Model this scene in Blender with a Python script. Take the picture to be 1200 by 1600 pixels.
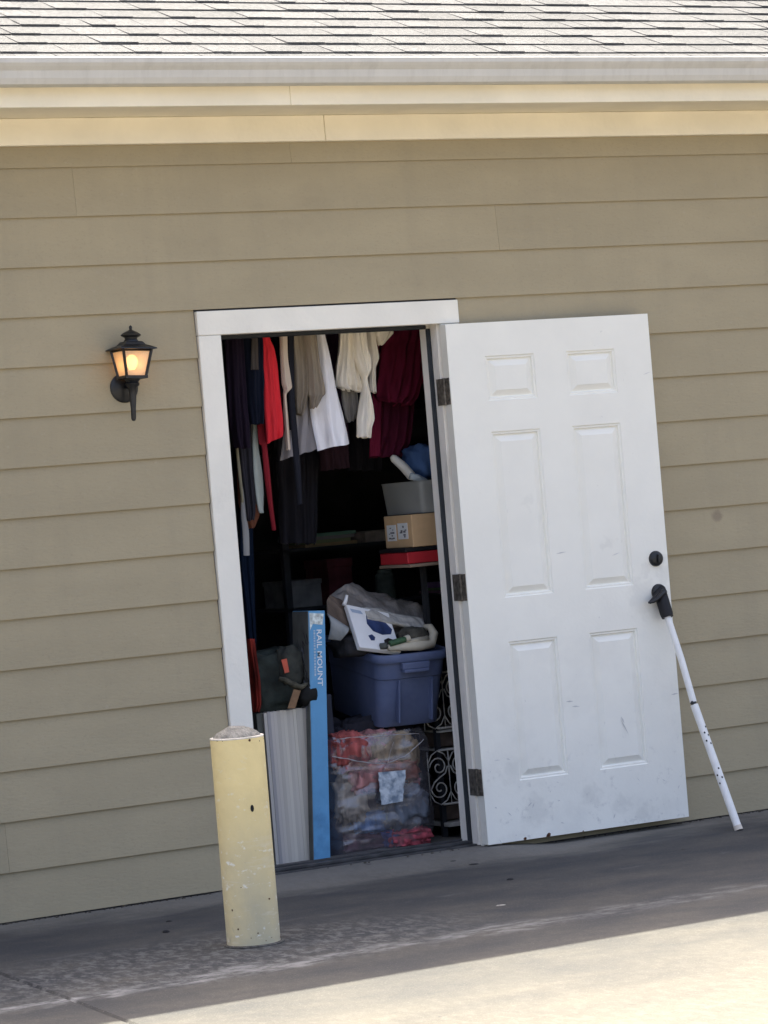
import bpy, bmesh, math, random
from mathutils import Vector, Matrix, noise as mnoise
random.seed(7)
C = bpy.context.scene
COL = C.collection
for o in list(bpy.data.objects):
    bpy.data.objects.remove(o)

# ------------------------------------------------------------------ camera
CAM = Vector((-4.71112841, -9.93206762, 1.36671237))
RIGHT = Vector((0.87452678, -0.47789501, -0.08257886))
UP = Vector((0.07380022, -0.03715507, 0.99658067))
FWD = Vector((0.47932915, 0.87763082, -0.00277565))
FPX = 4661.818
cd = bpy.data.cameras.new('camera')
cam = bpy.data.objects.new('camera', cd)
COL.objects.link(cam)
M = Matrix(((RIGHT.x, UP.x, -FWD.x, CAM.x), (RIGHT.y, UP.y, -FWD.y, CAM.y), (RIGHT.z, UP.z, -FWD.z, CAM.z), (0, 0, 0, 1)))
cam.matrix_world = M
cd.sensor_fit = 'VERTICAL'
cd.sensor_height = 24
cd.lens = FPX / 1600 * 24
cd.clip_start = 0.1
cd.clip_end = 2000
C.camera = cam

# ------------------------------------------------------------------ light
SUN_EL, SUN_AZ = 58.3, 0.0
w = bpy.data.worlds.new('World')
C.world = w
w.use_nodes = True
nt = w.node_tree
bg = nt.nodes['Background']
sky = nt.nodes.new('ShaderNodeTexSky')
sky.sky_type = 'NISHITA'
sky.sun_disc = False
sky.sun_elevation = math.radians(SUN_EL)
sky.sun_rotation = math.radians(SUN_AZ)
sky.air_density = 0.68
sky.dust_density = 8.0
sky.ozone_density = 0.0
nt.links.new(sky.outputs[0], bg.inputs[0])
bg.inputs[1].default_value = 0.15
sl = bpy.data.lights.new('sun', 'SUN')
sl.energy = 4.9
sl.angle = math.radians(0.55)
sl.color = (1.0, 0.945, 0.785)
sun = bpy.data.objects.new('sun', sl)
COL.objects.link(sun)
az, el = math.radians(SUN_AZ), math.radians(SUN_EL)
sdir = Vector((math.sin(az) * math.cos(el), math.cos(az) * math.cos(el), math.sin(el)))
sun.rotation_euler = sdir.to_track_quat('Z', 'Y').to_euler()
sun.location = sdir * 20
C.view_settings.view_transform = 'Standard'
C.view_settings.look = 'None'
C.view_settings.gamma = 1
C.view_settings.use_curve_mapping = False
C.view_settings.exposure = 2.05


# ------------------------------------------------------------------ helpers
def at(px, py, Y):
    """survey helper: the place in the world, on the upright plane y=Y, of a sighted point"""
    d = FWD + RIGHT * ((px - 600) / FPX) - UP * ((py - 800) / FPX)
    t = (Y - CAM.y) / d.y
    return CAM + d * t


def tag(o, label=None, cat=None, group=None, kind=None):
    if label: o['label'] = label
    if cat: o['category'] = cat
    if group: o['group'] = group
    if kind: o['kind'] = kind
    return o


def empty(name, loc=(0, 0, 0), label=None, cat=None, group=None, rz=0):
    o = bpy.data.objects.new(name, None)
    COL.objects.link(o)
    o.location = loc
    o.rotation_euler = (0, 0, rz)
    o.empty_display_size = 0.1
    return tag(o, label, cat, group)


class MB:
    def __init__(s):
        s.v = []
        s.f = []

    def add(s, vs, fs):
        n = len(s.v)
        s.v += [tuple(v) for v in vs]
        s.f += [tuple(i + n for i in f) for f in fs]
        return s

    def box(s, a, b, mat=None):
        (x0, y0, z0), (x1, y1, z1) = a, b
        vs = [(x0, y0, z0), (x1, y0, z0), (x1, y1, z0), (x0, y1, z0), (x0, y0, z1), (x1, y0, z1), (x1, y1, z1), (x0, y1, z1)]
        if mat is not None: vs = [mat @ Vector(v) for v in vs]
        return s.add(vs, [(0, 3, 2, 1), (4, 5, 6, 7), (0, 1, 5, 4), (1, 2, 6, 5), (2, 3, 7, 6), (3, 0, 4, 7)])

    def prism_x(s, prof, x0, x1):
        """closed outline (y,z) run from x0 to x1"""
        n = len(prof)
        vs = [(x0, y, z) for y, z in prof] + [(x1, y, z) for y, z in prof]
        fs = [(i, (i + 1) % n, (i + 1) % n + n, i + n) for i in range(n)]
        fs += [tuple(range(n))[::-1], tuple(range(n, 2 * n))]
        return s.add(vs, fs)

    def tube(s, pts, r, n=8, cap=True):
        pts = [Vector(p) for p in pts]
        rs = r if isinstance(r, (list, tuple)) else [r] * len(pts)
        base = len(s.v)
        ref = None
        for i, p in enumerate(pts):
            d = (pts[min(i + 1, len(pts) - 1)] - pts[max(i - 1, 0)]).normalized()
            if ref is None:
                ref = Vector((0, 0, 1)) if abs(d.z) < .9 else Vector((1, 0, 0))
            a = (ref - d * ref.dot(d)).normalized()
            ref = a
            b = d.cross(a)
            for k in range(n):
                t = 2 * math.pi * k / n
                s.v.append(tuple(p + (a * math.cos(t) + b * math.sin(t)) * rs[i]))
        for i in range(len(pts) - 1):
            for k in range(n):
                k2 = (k + 1) % n
                s.f.append((base + i * n + k, base + i * n + k2, base + (i + 1) * n + k2, base + (i + 1) * n + k))
        if cap:
            s.f.append(tuple(base + k for k in range(n))[::-1])
            s.f.append(tuple(base + (len(pts) - 1) * n + k for k in range(n)))
        return s

    def lathe(s, prof, n=32, c=(0, 0, 0), mat=None):
        base = len(s.v)
        for r, z in prof:
            for k in range(n):
                t = 2 * math.pi * k / n
                v = Vector((c[0] + r * math.cos(t), c[1] + r * math.sin(t), c[2] + z))
                s.v.append(tuple(mat @ v if mat is not None else v))
        for i in range(len(prof) - 1):
            for k in range(n):
                k2 = (k + 1) % n
                s.f.append((base + i * n + k, base + i * n + k2, base + (i + 1) * n + k2, base + (i + 1) * n + k))
        s.f.append(tuple(base + k for k in range(n))[::-1])
        s.f.append(tuple(base + (len(prof) - 1) * n + k for k in range(n)))
        return s

    def build(s, name, mat, parent=None, smooth=False, bevel=0, seg=2, loc=None):
        me = bpy.data.meshes.new(name)
        me.from_pydata(s.v, [], s.f)
        if bevel:
            bm = bmesh.new()
            bm.from_mesh(me)
            bmesh.ops.remove_doubles(bm, verts=bm.verts, dist=1e-5)
            es = [e for e in bm.edges if len(e.link_faces) == 2 and e.calc_face_angle(0) > .6]
            bmesh.ops.bevel(bm, geom=es, offset=bevel, segments=seg, profile=.6, affect='EDGES', clamp_overlap=True)
            bm.to_mesh(me)
            bm.free()
        bm = bmesh.new()
        bm.from_mesh(me)
        bmesh.ops.recalc_face_normals(bm, faces=bm.faces)
        bm.to_mesh(me)
        bm.free()
        me.materials.append(mat)
        if smooth:
            me.polygons.foreach_set('use_smooth', [True] * len(me.polygons))
            if smooth == 'auto':
                me.set_sharp_from_angle(angle=math.radians(40))
        o = bpy.data.objects.new(name, me)
        COL.objects.link(o)
        if loc: o.location = loc
        if parent: o.parent = parent
        return o


def mat(name, col, rough=.7, var=.12, scale=8, col2=None, bump=.0, bscale=60, metal=0, spec=.3, objvar=0, stretch=(1, 1, 1), fac=(.35, .65), detail=6):
    """plain painted or woven surface: noise mottling between two tones plus fine relief"""
    m = bpy.data.materials.new(name)
    m.use_nodes = True
    n, l = m.node_tree.nodes, m.node_tree.links
    p = n['Principled BSDF']
    p.inputs['Roughness'].default_value = rough
    p.inputs['Metallic'].default_value = metal
    p.inputs['Specular IOR Level'].default_value = spec
    tc = n.new('ShaderNodeTexCoord')
    mp = n.new('ShaderNodeMapping')
    mp.inputs['Scale'].default_value = stretch
    l.new(tc.outputs['Object'], mp.inputs[0])
    nz = n.new('ShaderNodeTexNoise')
    nz.inputs['Scale'].default_value = scale
    nz.inputs['Detail'].default_value = detail
    l.new(mp.outputs[0], nz.inputs[0])
    cr = n.new('ShaderNodeValToRGB')
    cr.color_ramp.elements[0].position = fac[0]
    cr.color_ramp.elements[1].position = fac[1]
    c1 = [c * (1 - var) for c in col]
    c2 = list(col2) if col2 else [min(1, c * (1 + var)) for c in col]
    cr.color_ramp.elements[0].color = (*c1, 1)
    cr.color_ramp.elements[1].color = (*c2, 1)
    l.new(nz.outputs[0], cr.inputs[0])
    out = cr.outputs[0]
    if objvar:
        oi = n.new('ShaderNodeObjectInfo')
        hs = n.new('ShaderNodeHueSaturation')
        mr = n.new('ShaderNodeMapRange')
        mr.inputs[3].default_value = 1 - objvar
        mr.inputs[4].default_value = 1 + objvar
        l.new(oi.outputs['Random'], mr.inputs[0])
        l.new(mr.outputs[0], hs.inputs['Value'])
        l.new(out, hs.inputs['Color'])
        out = hs.outputs[0]
    l.new(out, p.inputs['Base Color'])
    if bump:
        nb = n.new('ShaderNodeTexNoise')
        nb.inputs['Scale'].default_value = bscale
        nb.inputs['Detail'].default_value = 4
        l.new(mp.outputs[0], nb.inputs[0])
        bp = n.new('ShaderNodeBump')
        bp.inputs['Strength'].default_value = bump
        bp.inputs['Distance'].default_value = .01
        l.new(nb.outputs[0], bp.inputs['Height'])
        l.new(bp.outputs[0], p.inputs['Normal'])
    return m


def overlay(m, col, scale, lo, hi, stretch=(1, 1, 1), zlim=None, amount=1.0, seed=0, detail=8, rough=.65):
    """lay irregular stains over a material made by mat(); zlim=(z0,z1) keeps them in a height band"""
    n, l = m.node_tree.nodes, m.node_tree.links
    p = n['Principled BSDF']
    src = p.inputs['Base Color'].links[0].from_socket
    tc = n.new('ShaderNodeTexCoord')
    mp = n.new('ShaderNodeMapping')
    mp.inputs['Scale'].default_value = stretch
    mp.inputs['Location'].default_value = (seed * 3.1, seed * 1.7, seed * .9)
    l.new(tc.outputs['Object'], mp.inputs[0])
    nz = n.new('ShaderNodeTexNoise')
    nz.inputs['Scale'].default_value = scale
    nz.inputs['Detail'].default_value = detail
    nz.inputs['Roughness'].default_value = rough
    l.new(mp.outputs[0], nz.inputs[0])
    mr = n.new('ShaderNodeMapRange')
    mr.inputs[1].default_value = lo
    mr.inputs[2].default_value = hi
    mr.inputs[4].default_value = amount
    l.new(nz.outputs[0], mr.inputs[0])
    f = mr.outputs[0]
    if zlim:
        sx = n.new('ShaderNodeSeparateXYZ')
        l.new(tc.outputs['Object'], sx.inputs[0])
        m2 = n.new('ShaderNodeMapRange')
        m2.inputs[1].default_value = zlim[0]
        m2.inputs[2].default_value = zlim[1]
        l.new(sx.outputs[2], m2.inputs[0])
        mu = n.new('ShaderNodeMath')
        mu.operation = 'MULTIPLY'
        l.new(f, mu.inputs[0])
        l.new(m2.outputs[0], mu.inputs[1])
        f = mu.outputs[0]
    mx = n.new('ShaderNodeMix')
    mx.data_type = 'RGBA'
    l.new(f, mx.inputs['Factor'])
    l.new(src, mx.inputs['A'])
    mx.inputs['B'].default_value = (*col, 1)
    l.new(mx.outputs['Result'], p.inputs['Base Color'])
    return m


# ------------------------------------------------------------------ materials
MAT = {}
MAT['siding'] = mat('tan siding paint', (.385, .326, .212), .62, .04, 3, bump=.12, bscale=60, stretch=(.7, 1, 2), objvar=.03)
overlay(MAT['siding'], (.27, .225, .155), 5, .56, .8, (.6, 1, 1), amount=.3)
overlay(MAT['siding'], (.44, .39, .30), 40, .62, .75, (1, 1, 1), amount=.35, seed=3)
overlay(MAT['siding'], (.27, .225, .15), 130, .56, .66, (.7, 1, 1), amount=.28, seed=13)
overlay(MAT['siding'], (.30, .26, .18), 2.2, .48, .75, (3, 1, .35), amount=.35, seed=14)
def spot(m, c, r, col, amount, wob=.03):
    """one soft splash mark at a place on the surface"""
    n, l = m.node_tree.nodes, m.node_tree.links
    p = n['Principled BSDF']
    src = p.inputs['Base Color'].links[0].from_socket
    tc = n.new('ShaderNodeTexCoord')
    ns_ = n.new('ShaderNodeTexNoise'); ns_.inputs['Scale'].default_value = 30
    l.new(tc.outputs['Object'], ns_.inputs[0])
    va = n.new('ShaderNodeVectorMath'); va.operation = 'SCALE'; va.inputs[3].default_value = wob
    l.new(ns_.outputs[1], va.inputs[0])
    ad = n.new('ShaderNodeVectorMath'); ad.operation = 'ADD'
    l.new(tc.outputs['Object'], ad.inputs[0]); l.new(va.outputs[0], ad.inputs[1])
    ds = n.new('ShaderNodeVectorMath'); ds.operation = 'DISTANCE'
    l.new(ad.outputs[0], ds.inputs[0]); ds.inputs[1].default_value = tuple(q + wob / 2 for q in c)
    mr = n.new('ShaderNodeMapRange'); mr.interpolation_type = 'SMOOTHSTEP'
    mr.inputs[1].default_value = r; mr.inputs[2].default_value = r * .35; mr.inputs[4].default_value = amount
    l.new(ds.outputs['Value'], mr.inputs[0])
    mx = n.new('ShaderNodeMix'); mx.data_type = 'RGBA'
    l.new(mr.outputs[0], mx.inputs['Factor']); l.new(src, mx.inputs['A']); mx.inputs['B'].default_value = (*col, 1)
    l.new(mx.outputs['Result'], p.inputs['Base Color'])


spot(MAT['siding'], (2.236, -.012, 1.206), .034, (.19, .145, .105), .55)
MAT['cream'] = mat('cream trim paint', (.91, .845, .69), .6, .05, 4, bump=.2, bscale=40)
MAT['white'] = mat('white trim paint', (.85, .82, .73), .5, .035, 5, bump=.15, bscale=60)
overlay(MAT['white'], (.52, .49, .43), 9, .58, .8, (1, 1, .5), amount=.3, seed=2)
MAT['jamb'] = mat('weathered jamb paint', (.84, .80, .73), .55, .06, 10, bump=.2, bscale=50, stretch=(1, 1, .25))
overlay(MAT['jamb'], (.42, .38, .33), 14, .55, .75, (1, 1, .3), amount=.55, seed=5)
MAT['door'] = mat('white steel door paint', (.88, .865, .785), .42, .02, 6, bump=.06, bscale=70, spec=.4)
overlay(MAT['door'], (.47, .46, .44), 22, .60, .72, (1, 1, 1), zlim=(.55, .05), amount=.55, seed=4)
overlay(MAT['door'], (.55, .54, .51), 6, .5, .8, (1, 1, 1), zlim=(1.3, .0), amount=.35, seed=9)
overlay(MAT['door'], (.5, .5, .48), 45, .68, .75, (1, 1, .6), amount=.5, seed=11)
for c_, r_, a_ in (((.79, -.045, .90), .085, .30), ((.885, -.045, .99), .05, .28), ((.74, -.045, .975), .045, .18), ((.80, -.045, 1.02), .03, .22), ((.22, -.045, .14), .07, .28), ((.47, -.045, .17), .05, .30), ((.12, -.045, .30), .05, .2), ((.60, -.045, .12), .045, .25), ((.70, -.045, .06), .05, .3), ((.30, -.045, 1.33), .03, .14), ((.64, -.045, 1.14), .035, .2)):
    spot(MAT['door'], c_, r_ * 1.15, (.42, .41, .38), a_ * .6, wob=.11)
MAT['scuff'] = mat('grey rubbed scuff', (.62, .61, .59), .7, .1)
MAT['rust'] = mat('rust', (.12, .055, .03), .9, .4, 90)
MAT['gutter'] = mat('pale aluminium gutter', (.60, .585, .54), .45, .04, 10, bump=.12, bscale=30, stretch=(1, 1, .2), spec=.4)
overlay(MAT['gutter'], (.40, .38, .34), 24, .5, .75, (1, 1, .12), amount=.4, seed=6)
MAT['gutter_in'] = mat('gutter inside', (.12, .11, .09), .8, .2)
MAT['shingle'] = mat('light grey shingle granules', (.112, .114, .117), .95, .16, 60, bump=.8, bscale=160, objvar=.09, spec=.1)
MAT['shingle_edge'] = mat('asphalt shingle underlay', (.05, .05, .055), .95, .2, 40)
MAT['black_metal'] = mat('black painted metal', (.009, .010, .012), .42, .25, 30, spec=.5)
MAT['black_plastic'] = mat('black rubber', (.013, .013, .015), .6, .2, 30)
MAT['bronze'] = mat('worn bronze hinge', (.13, .115, .095), .5, .45, 60, metal=.4)
MAT['seal'] = mat('dark rubber door seal', (.022, .026, .032), .6, .2)
MAT['thresh'] = mat('grimy threshold metal', (.06, .06, .062), .5, .3, 20, metal=.3)
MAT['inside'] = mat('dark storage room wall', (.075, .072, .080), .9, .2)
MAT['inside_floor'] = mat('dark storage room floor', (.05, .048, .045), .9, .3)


# ------------------------------------------------------------------ ground
def ground_height(x, y):
    def sm(a, b, t):
        t = max(0, min(1, (t - a) / (b - a)))
        return t * t * (3 - 2 * t)
    h = .028 * sm(-.12, .04, x) * (1 - sm(1.03, 1.35, x)) * sm(-.34, -.02, y)
    h += .0016 * mnoise.noise(Vector((x * 1.5, y * 1.5, 0)))if -4 < x < 5 and -4 < y < 1 else 0
    return h


JX = -1.386


def ground():
    xs = [-300, -120, -50, -20, -10, -6, -4, -3, -2.4, -2]
    x = -1.9
    while x < JX - .05:
        xs.append(x); x += .06
    xs += [JX - .010, JX - .004, JX + .004, JX + .010]
    x = JX + .05
    while x < 3:
        xs.append(x); x += .05
    xs += [3.3, 4, 5.5, 8, 14, 30, 80, 300]
    ys = [-300, -120, -50, -20, -10, -7, -5, -4, -3.5]
    y = -3.2
    while y < .3:
        ys.append(y); y += .05
    ys += [.5, 1.5, 4, 10, 40, 120, 300]
    vs, fs = [], []
    for j, y in enumerate(ys):
        for i, x in enumerate(xs):
            wj = max(0, 1 - abs(x - JX) / .45)
            xx = x + .081 * (y + 1.09) * wj if -3.6 < y < .4 else x
            if y <= -3.6: xx = x - .081 * 2.4 * wj
            if y >= .4: xx = x + .081 * 1.4 * wj
            z = ground_height(xx, y)
            if abs(x - JX) < .0042: z -= .007
            vs.append((xx, y, z))
    nx = len(xs)
    for j in range(len(ys) - 1):
        for i in range(nx - 1):
            fs.append((j * nx + i, j * nx + i + 1, (j + 1) * nx + i + 1, (j + 1) * nx + i))
    m = bpy.data.materials.new('weathered concrete')
    m.use_nodes = True
    n, l = m.node_tree.nodes, m.node_tree.links
    p = n['Principled BSDF']
    p.inputs['Roughness'].default_value = .9
    p.inputs['Specular IOR Level'].default_value = .2
    tc = n.new('ShaderNodeTexCoord')
    sx = n.new('ShaderNodeSeparateXYZ')
    l.new(tc.outputs['Object'], sx.inputs[0])

    def nz(scale, detail=6, stretch=(1, 1, 1), loc=(0, 0, 0), rough=.6):
        mp = n.new('ShaderNodeMapping')
        mp.inputs['Scale'].default_value = stretch
        mp.inputs['Location'].default_value = loc
        l.new(tc.outputs['Object'], mp.inputs[0])
        t = n.new('ShaderNodeTexNoise')
        t.inputs['Scale'].default_value = scale
        t.inputs['Detail'].default_value = detail
        t.inputs['Roughness'].default_value = rough
        l.new(mp.outputs[0], t.inputs[0])
        return t.outputs[0]

    def mr(s, a, b, c=0, d=1, smooth=False):
        t = n.new('ShaderNodeMapRange')
        if smooth: t.interpolation_type = 'SMOOTHSTEP'
        for i, v in enumerate((a, b, c, d)): t.inputs[i + 1].default_value = v
        l.new(s, t.inputs[0])
        return t.outputs[0]

    def math_(op, a, b):
        t = n.new('ShaderNodeMath')
        t.operation = op
        for i, v in enumerate((a, b)):
            if isinstance(v, (int, float)): t.inputs[i].default_value = v
            else: l.new(v, t.inputs[i])
        return t.outputs[0]

    def mix(f, a, b):
        t = n.new('ShaderNodeMix')
        t.data_type = 'RGBA'
        l.new(f, t.inputs['Factor'])
        for k, v in (('A', a), ('B', b)):
            if isinstance(v, tuple): t.inputs[k].default_value = (*v, 1)
            else: l.new(v, t.inputs[k])
        return t.outputs['Result']
    big = nz(1.3, 5)
    c = mix(mr(big, .35, .65), (.116, .106, .086), (.133, .122, .100))
    # small pale blotches and pits of the float finish
    c = mix(mr(nz(34, 3, (1, .45, 1)), .48, .60, 0, .7), c, (.160, .146, .122))
    c = mix(mr(nz(50, 3, (1, .5, 1), (3, 1, 0)), .58, .70, 0, .5), c, (.075, .066, .052))
    # broom and trowel arcs
    wv = n.new('ShaderNodeTexWave')
    wv.wave_type = 'RINGS'
    wv.inputs['Scale'].default_value = 2.2
    wv.inputs['Distortion'].default_value = 3
    wv.inputs['Detail'].default_value = 3
    mpw = n.new('ShaderNodeMapping')
    mpw.inputs['Location'].default_value = (-1.5, 4.2, 0)
    l.new(tc.outputs['Object'], mpw.inputs[0])
    l.new(mpw.outputs[0], wv.inputs[0])
    c = mix(math_('MULTIPLY', mr(wv.outputs[1], .8, 1, 0, .13), mr(nz(3, 2), .45, .65)), c, (.175, .153, .122))
    # trodden dirt along the building, darkened further to deepen the eave's shade, uneven edges
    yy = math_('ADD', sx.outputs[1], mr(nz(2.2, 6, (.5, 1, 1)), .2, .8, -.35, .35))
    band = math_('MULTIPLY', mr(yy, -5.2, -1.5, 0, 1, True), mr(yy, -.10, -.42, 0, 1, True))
    grime_shade = math_('MULTIPLY', band, mr(nz(4, 7, (.6, 1, 1)), .3, .62, .6, 1.0))
    c = mix(grime_shade, c, (.044, .046, .050))
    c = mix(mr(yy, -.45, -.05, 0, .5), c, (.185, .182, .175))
    # pitted, flaked patch round the bollard
    dx = math_('MULTIPLY', math_('ADD', sx.outputs[0], .85), .75)
    dy = math_('MULTIPLY', math_('ADD', sx.outputs[1], 1.45), 1.6)
    dd = math_('ADD', math_('MULTIPLY', dx, dx), math_('MULTIPLY', dy, dy))
    patch = mr(dd, .75, .15, 0, 1, True)
    fl = math_('MULTIPLY', patch, mr(nz(30, 6, (1, .5, 1), rough=.7), .47, .58, 0, .75))
    c = mix(fl, c, (.15, .15, .148))
    fd = math_('MULTIPLY', patch, mr(nz(26, 5, (1, .5, 1), (5, 5, 0), .7), .50, .62, 0, .6))
    c = mix(fd, c, (.036, .037, .040))
    # chalky mineral line running with the wall
    ly = math_('ADD', sx.outputs[1], mr(nz(5, 5, (1, 1, 1), (2, 7, 0)), .2, .8, -.10, .10))
    ly = math_('ABSOLUTE', math_('ADD', ly, 1.80), 0)
    ln = math_('MULTIPLY', mr(ly, .10, .02), mr(nz(9, 7, (1, 2, 1), (9, 2, 0), .7), .42, .60))
    fade = mr(sx.outputs[0], -1.5, 1.3, .85, .22)
    c = mix(math_('MULTIPLY', ln, fade), c, (.27, .27, .27))
    ly2 = math_('ABSOLUTE', math_('ADD', math_('ADD', sx.outputs[1], mr(nz(3, 4, loc=(1, 4, 3)), .2, .8, -.06, .06)), .95), 0)
    ln2 = math_('MULTIPLY', mr(ly2, .03, .004), mr(nz(5, 5, loc=(4, 4, 4)), .5, .62, 0, .4))
    c = mix(ln2, c, (.13, .13, .13))
    # little black spots
    c = mix(mr(nz(13, 2, loc=(6, 6, 0)), .735, .76, 0, .8), c, (.04, .04, .045))
    # grit
    c = mix(mr(nz(240, 2, (1, .6, 1), (8, 3, 0)), .60, .70, 0, .45), c, (.055, .052, .047))
    c = mix(mr(nz(210, 2, (1, .6, 1), (2, 9, 0)), .60, .70, 0, .4), c, (.21, .20, .175))
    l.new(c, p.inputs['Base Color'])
    b = n.new('ShaderNodeBump')
    b.inputs['Strength'].default_value = .35
    b.inputs['Distance'].default_value = .006
    l.new(nz(90, 6, (1, .7, 1)), b.inputs['Height'])
    l.new(b.outputs[0], p.inputs['Normal'])
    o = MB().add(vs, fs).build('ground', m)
    tag(o, 'concrete paving in front of the building', kind='structure')
    return m


concrete = ground()

# ------------------------------------------------------------------ building
XL, XR, YB = -6.0, 9.0, 3.4
EX = .1778
OPL, OPR = -.012, 1.099        # outer edges of the door casing
OIL, OIR, OTOP = .080, 1.011, 2.037
B = empty('storage_building', (1.5, 0, 0), 'tan lap-sided outbuilding with grey shingle roof and an open storeroom doorway', 'building')
B.location = (0, 0, 0)


def siding_board(x0, x1, z0, h=EX, ybase=0):
    m = MB()
    t = .0092
    prof = [(-.006 - t, z0), (-.006, z0), (0.001, z0 + h + .012), (-.0045, z0 + h + .012)]
    m.prism_x(prof, x0, x1)
    return m.build('siding_board', MAT['siding'], B)


joint = {14: [-.45], 15: [.436], 13: [1.311], 1: [-.914], 12: [-2.2], 11: [], 10: [2.9], 9: [-1.9], 8: [2.75], 7: [-1.6], 6: [3.3], 5: [-2.8], 4: [2.6], 3: [], 2: [-2.5], 0: [-1.9, 3.1]}
for k in range(16):
    z0 = EX * k + (.006 if k == 0 else 0)
    h = (EX - .006 if k == 0 else EX) if k < 15 else .09
    cuts = [XL] + sorted(set([round(XL + 1.1 * (k % 3) + 1.2, 2)] + joint.get(k, []) + [5.2 + .3 * (k % 4)])) + [XR]
    for a, b in zip(cuts[:-1], cuts[1:]):
        a += .0004; b -= .0004
        spans = [(a, b)]
        if EX * k < 2.12:
            spans = []
            if a < OPL - .004: spans.append((a, min(b, OPL - .004)))
            if b > OPR + .004: spans.append((max(a, OPR + .004), b))
        for s0, s1 in spans:
            if s1 - s0 > .02: siding_board(s0, s1, z0, h)

# wall core with the doorway left open (behind the boards), ends, back
wc = MB()
wc.box((XL, .002, 0), (OPL + .05, .104, 2.84))
wc.box((OPR - .05, .002, 0), (XR, .104, 2.84))
wc.box((OPL + .05, .002, 2.08), (OPR - .05, .104, 2.84))
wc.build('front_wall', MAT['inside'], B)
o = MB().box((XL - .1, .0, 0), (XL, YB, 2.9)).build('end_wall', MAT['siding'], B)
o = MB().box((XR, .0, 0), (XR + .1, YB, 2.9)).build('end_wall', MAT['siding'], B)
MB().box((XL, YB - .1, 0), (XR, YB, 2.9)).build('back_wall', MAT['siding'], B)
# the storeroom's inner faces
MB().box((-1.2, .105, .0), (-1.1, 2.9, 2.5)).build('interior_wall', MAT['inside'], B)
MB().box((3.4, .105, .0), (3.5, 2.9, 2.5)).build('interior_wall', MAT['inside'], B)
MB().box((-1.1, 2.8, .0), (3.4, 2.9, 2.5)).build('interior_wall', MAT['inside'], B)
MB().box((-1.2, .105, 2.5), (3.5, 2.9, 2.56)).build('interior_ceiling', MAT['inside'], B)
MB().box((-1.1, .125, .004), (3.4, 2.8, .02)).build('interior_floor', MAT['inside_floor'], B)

dirt = MB()
rd = random.Random(21)
for i in range(420):
    x = rd.uniform(-2.2, 3.4)
    if -.02 < x < 1.9 and rd.random() < .8: continue
    y = -.014 - abs(rd.gauss(0, .012))
    r = rd.uniform(.002, .007)
    z = ground_height(x, y)
    dirt.lathe([(r, -.001), (r * .8, r * .5), (r * .3, r * .8)], 5, c=(x, y, z))
dirt = dirt.build('dirt', mat('dry dirt crumbs', (.07, .062, .05), .95, .4, 90))
tag(dirt, 'thin line of dirt crumbs gathered where the siding meets the paving', 'dirt', kind='stuff')

# frieze, soffit, fascia
for a, b in ((XL, .5765), (.5785, XR)):
    MB().box((a, -.034, 2.745), (b, -.001, 2.842)).build('frieze_board', MAT['cream'], B, bevel=.002, seg=1)
MB().box((XL - .3, -.30, 2.843), (XR + .3, .0, 2.855)).build('soffit', MAT['cream'], B)
for a, b in ((XL - .3, .2913), (.2923, XR + .3)):
    MB().box((a, -.325, 2.836), (b, -.301, 2.985)).build('fascia_board', MAT['cream'], B, bevel=.002, seg=1)

# gutter: open trough with rolled lip
prof = [(-.328, 2.985), (-.328, 2.905), (-.385, 2.898), (-.400, 2.905), (-.409, 2.925), (-.413, 2.95), (-.424, 2.965), (-.430, 2.975), (-.431, 2.992),
        (-.426, 2.995), (-.420, 2.992), (-.420, 2.988), (-.426, 2.987), (-.425, 2.976), (-.418, 2.967), (-.408, 2.952), (-.404, 2.927), (-.397, 2.909), (-.384, 2.902), (-.331, 2.908), (-.331, 2.985)]
MB().prism_x(prof, XL - .3, XR + .3).build('gutter', MAT['gutter'], B)

# roof
PITCH = math.radians(22.6)
ey, ez = -.345, 2.985
cs, sn = math.cos(PITCH), math.sin(PITCH)
RIDGE_S = (YB / 2 - ey) / cs


def rp(x, s, h):
    return (x, ey + s * cs - h * sn, ez + s * sn + h * cs)


dk = MB()
dk.add([rp(XL - .3, 0, 0), rp(XR + .3, 0, 0), rp(XR + .3, RIDGE_S, 0), rp(XL - .3, RIDGE_S, 0),
        rp(XL - .3, 0, -.012), rp(XR + .3, 0, -.012), rp(XR + .3, RIDGE_S, -.012), rp(XL - .3, RIDGE_S, -.012)],
       [(0, 1, 2, 3), (7, 6, 5, 4), (0, 4, 5, 1), (3, 2, 6, 7), (0, 3, 7, 4), (1, 5, 6, 2)])
dk.build('roof_deck', MAT['shingle_edge'], B)
rz_ = ez + RIDGE_S * sn
bk = MB().add([(XL - .3, YB / 2, rz_), (XR + .3, YB / 2, rz_), (XR + .3, YB + .4, rz_ - (YB / 2 + .4) * math.tan(PITCH)), (XL - .3, YB + .4, rz_ - (YB / 2 + .4) * math.tan(PITCH)),
               (XL - .3, YB / 2, rz_ - .015), (XR + .3, YB / 2, rz_ - .015), (XR + .3, YB + .4, rz_ - .015 - (YB / 2 + .4) * math.tan(PITCH)), (XL - .3, YB + .4, rz_ - .015 - (YB / 2 + .4) * math.tan(PITCH))],
              [(0, 1, 2, 3), (7, 6, 5, 4), (0, 4, 5, 1), (3, 2, 6, 7), (0, 3, 7, 4), (1, 5, 6, 2)])
bk.build('rear_roof', MAT['shingle'], B)
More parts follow.
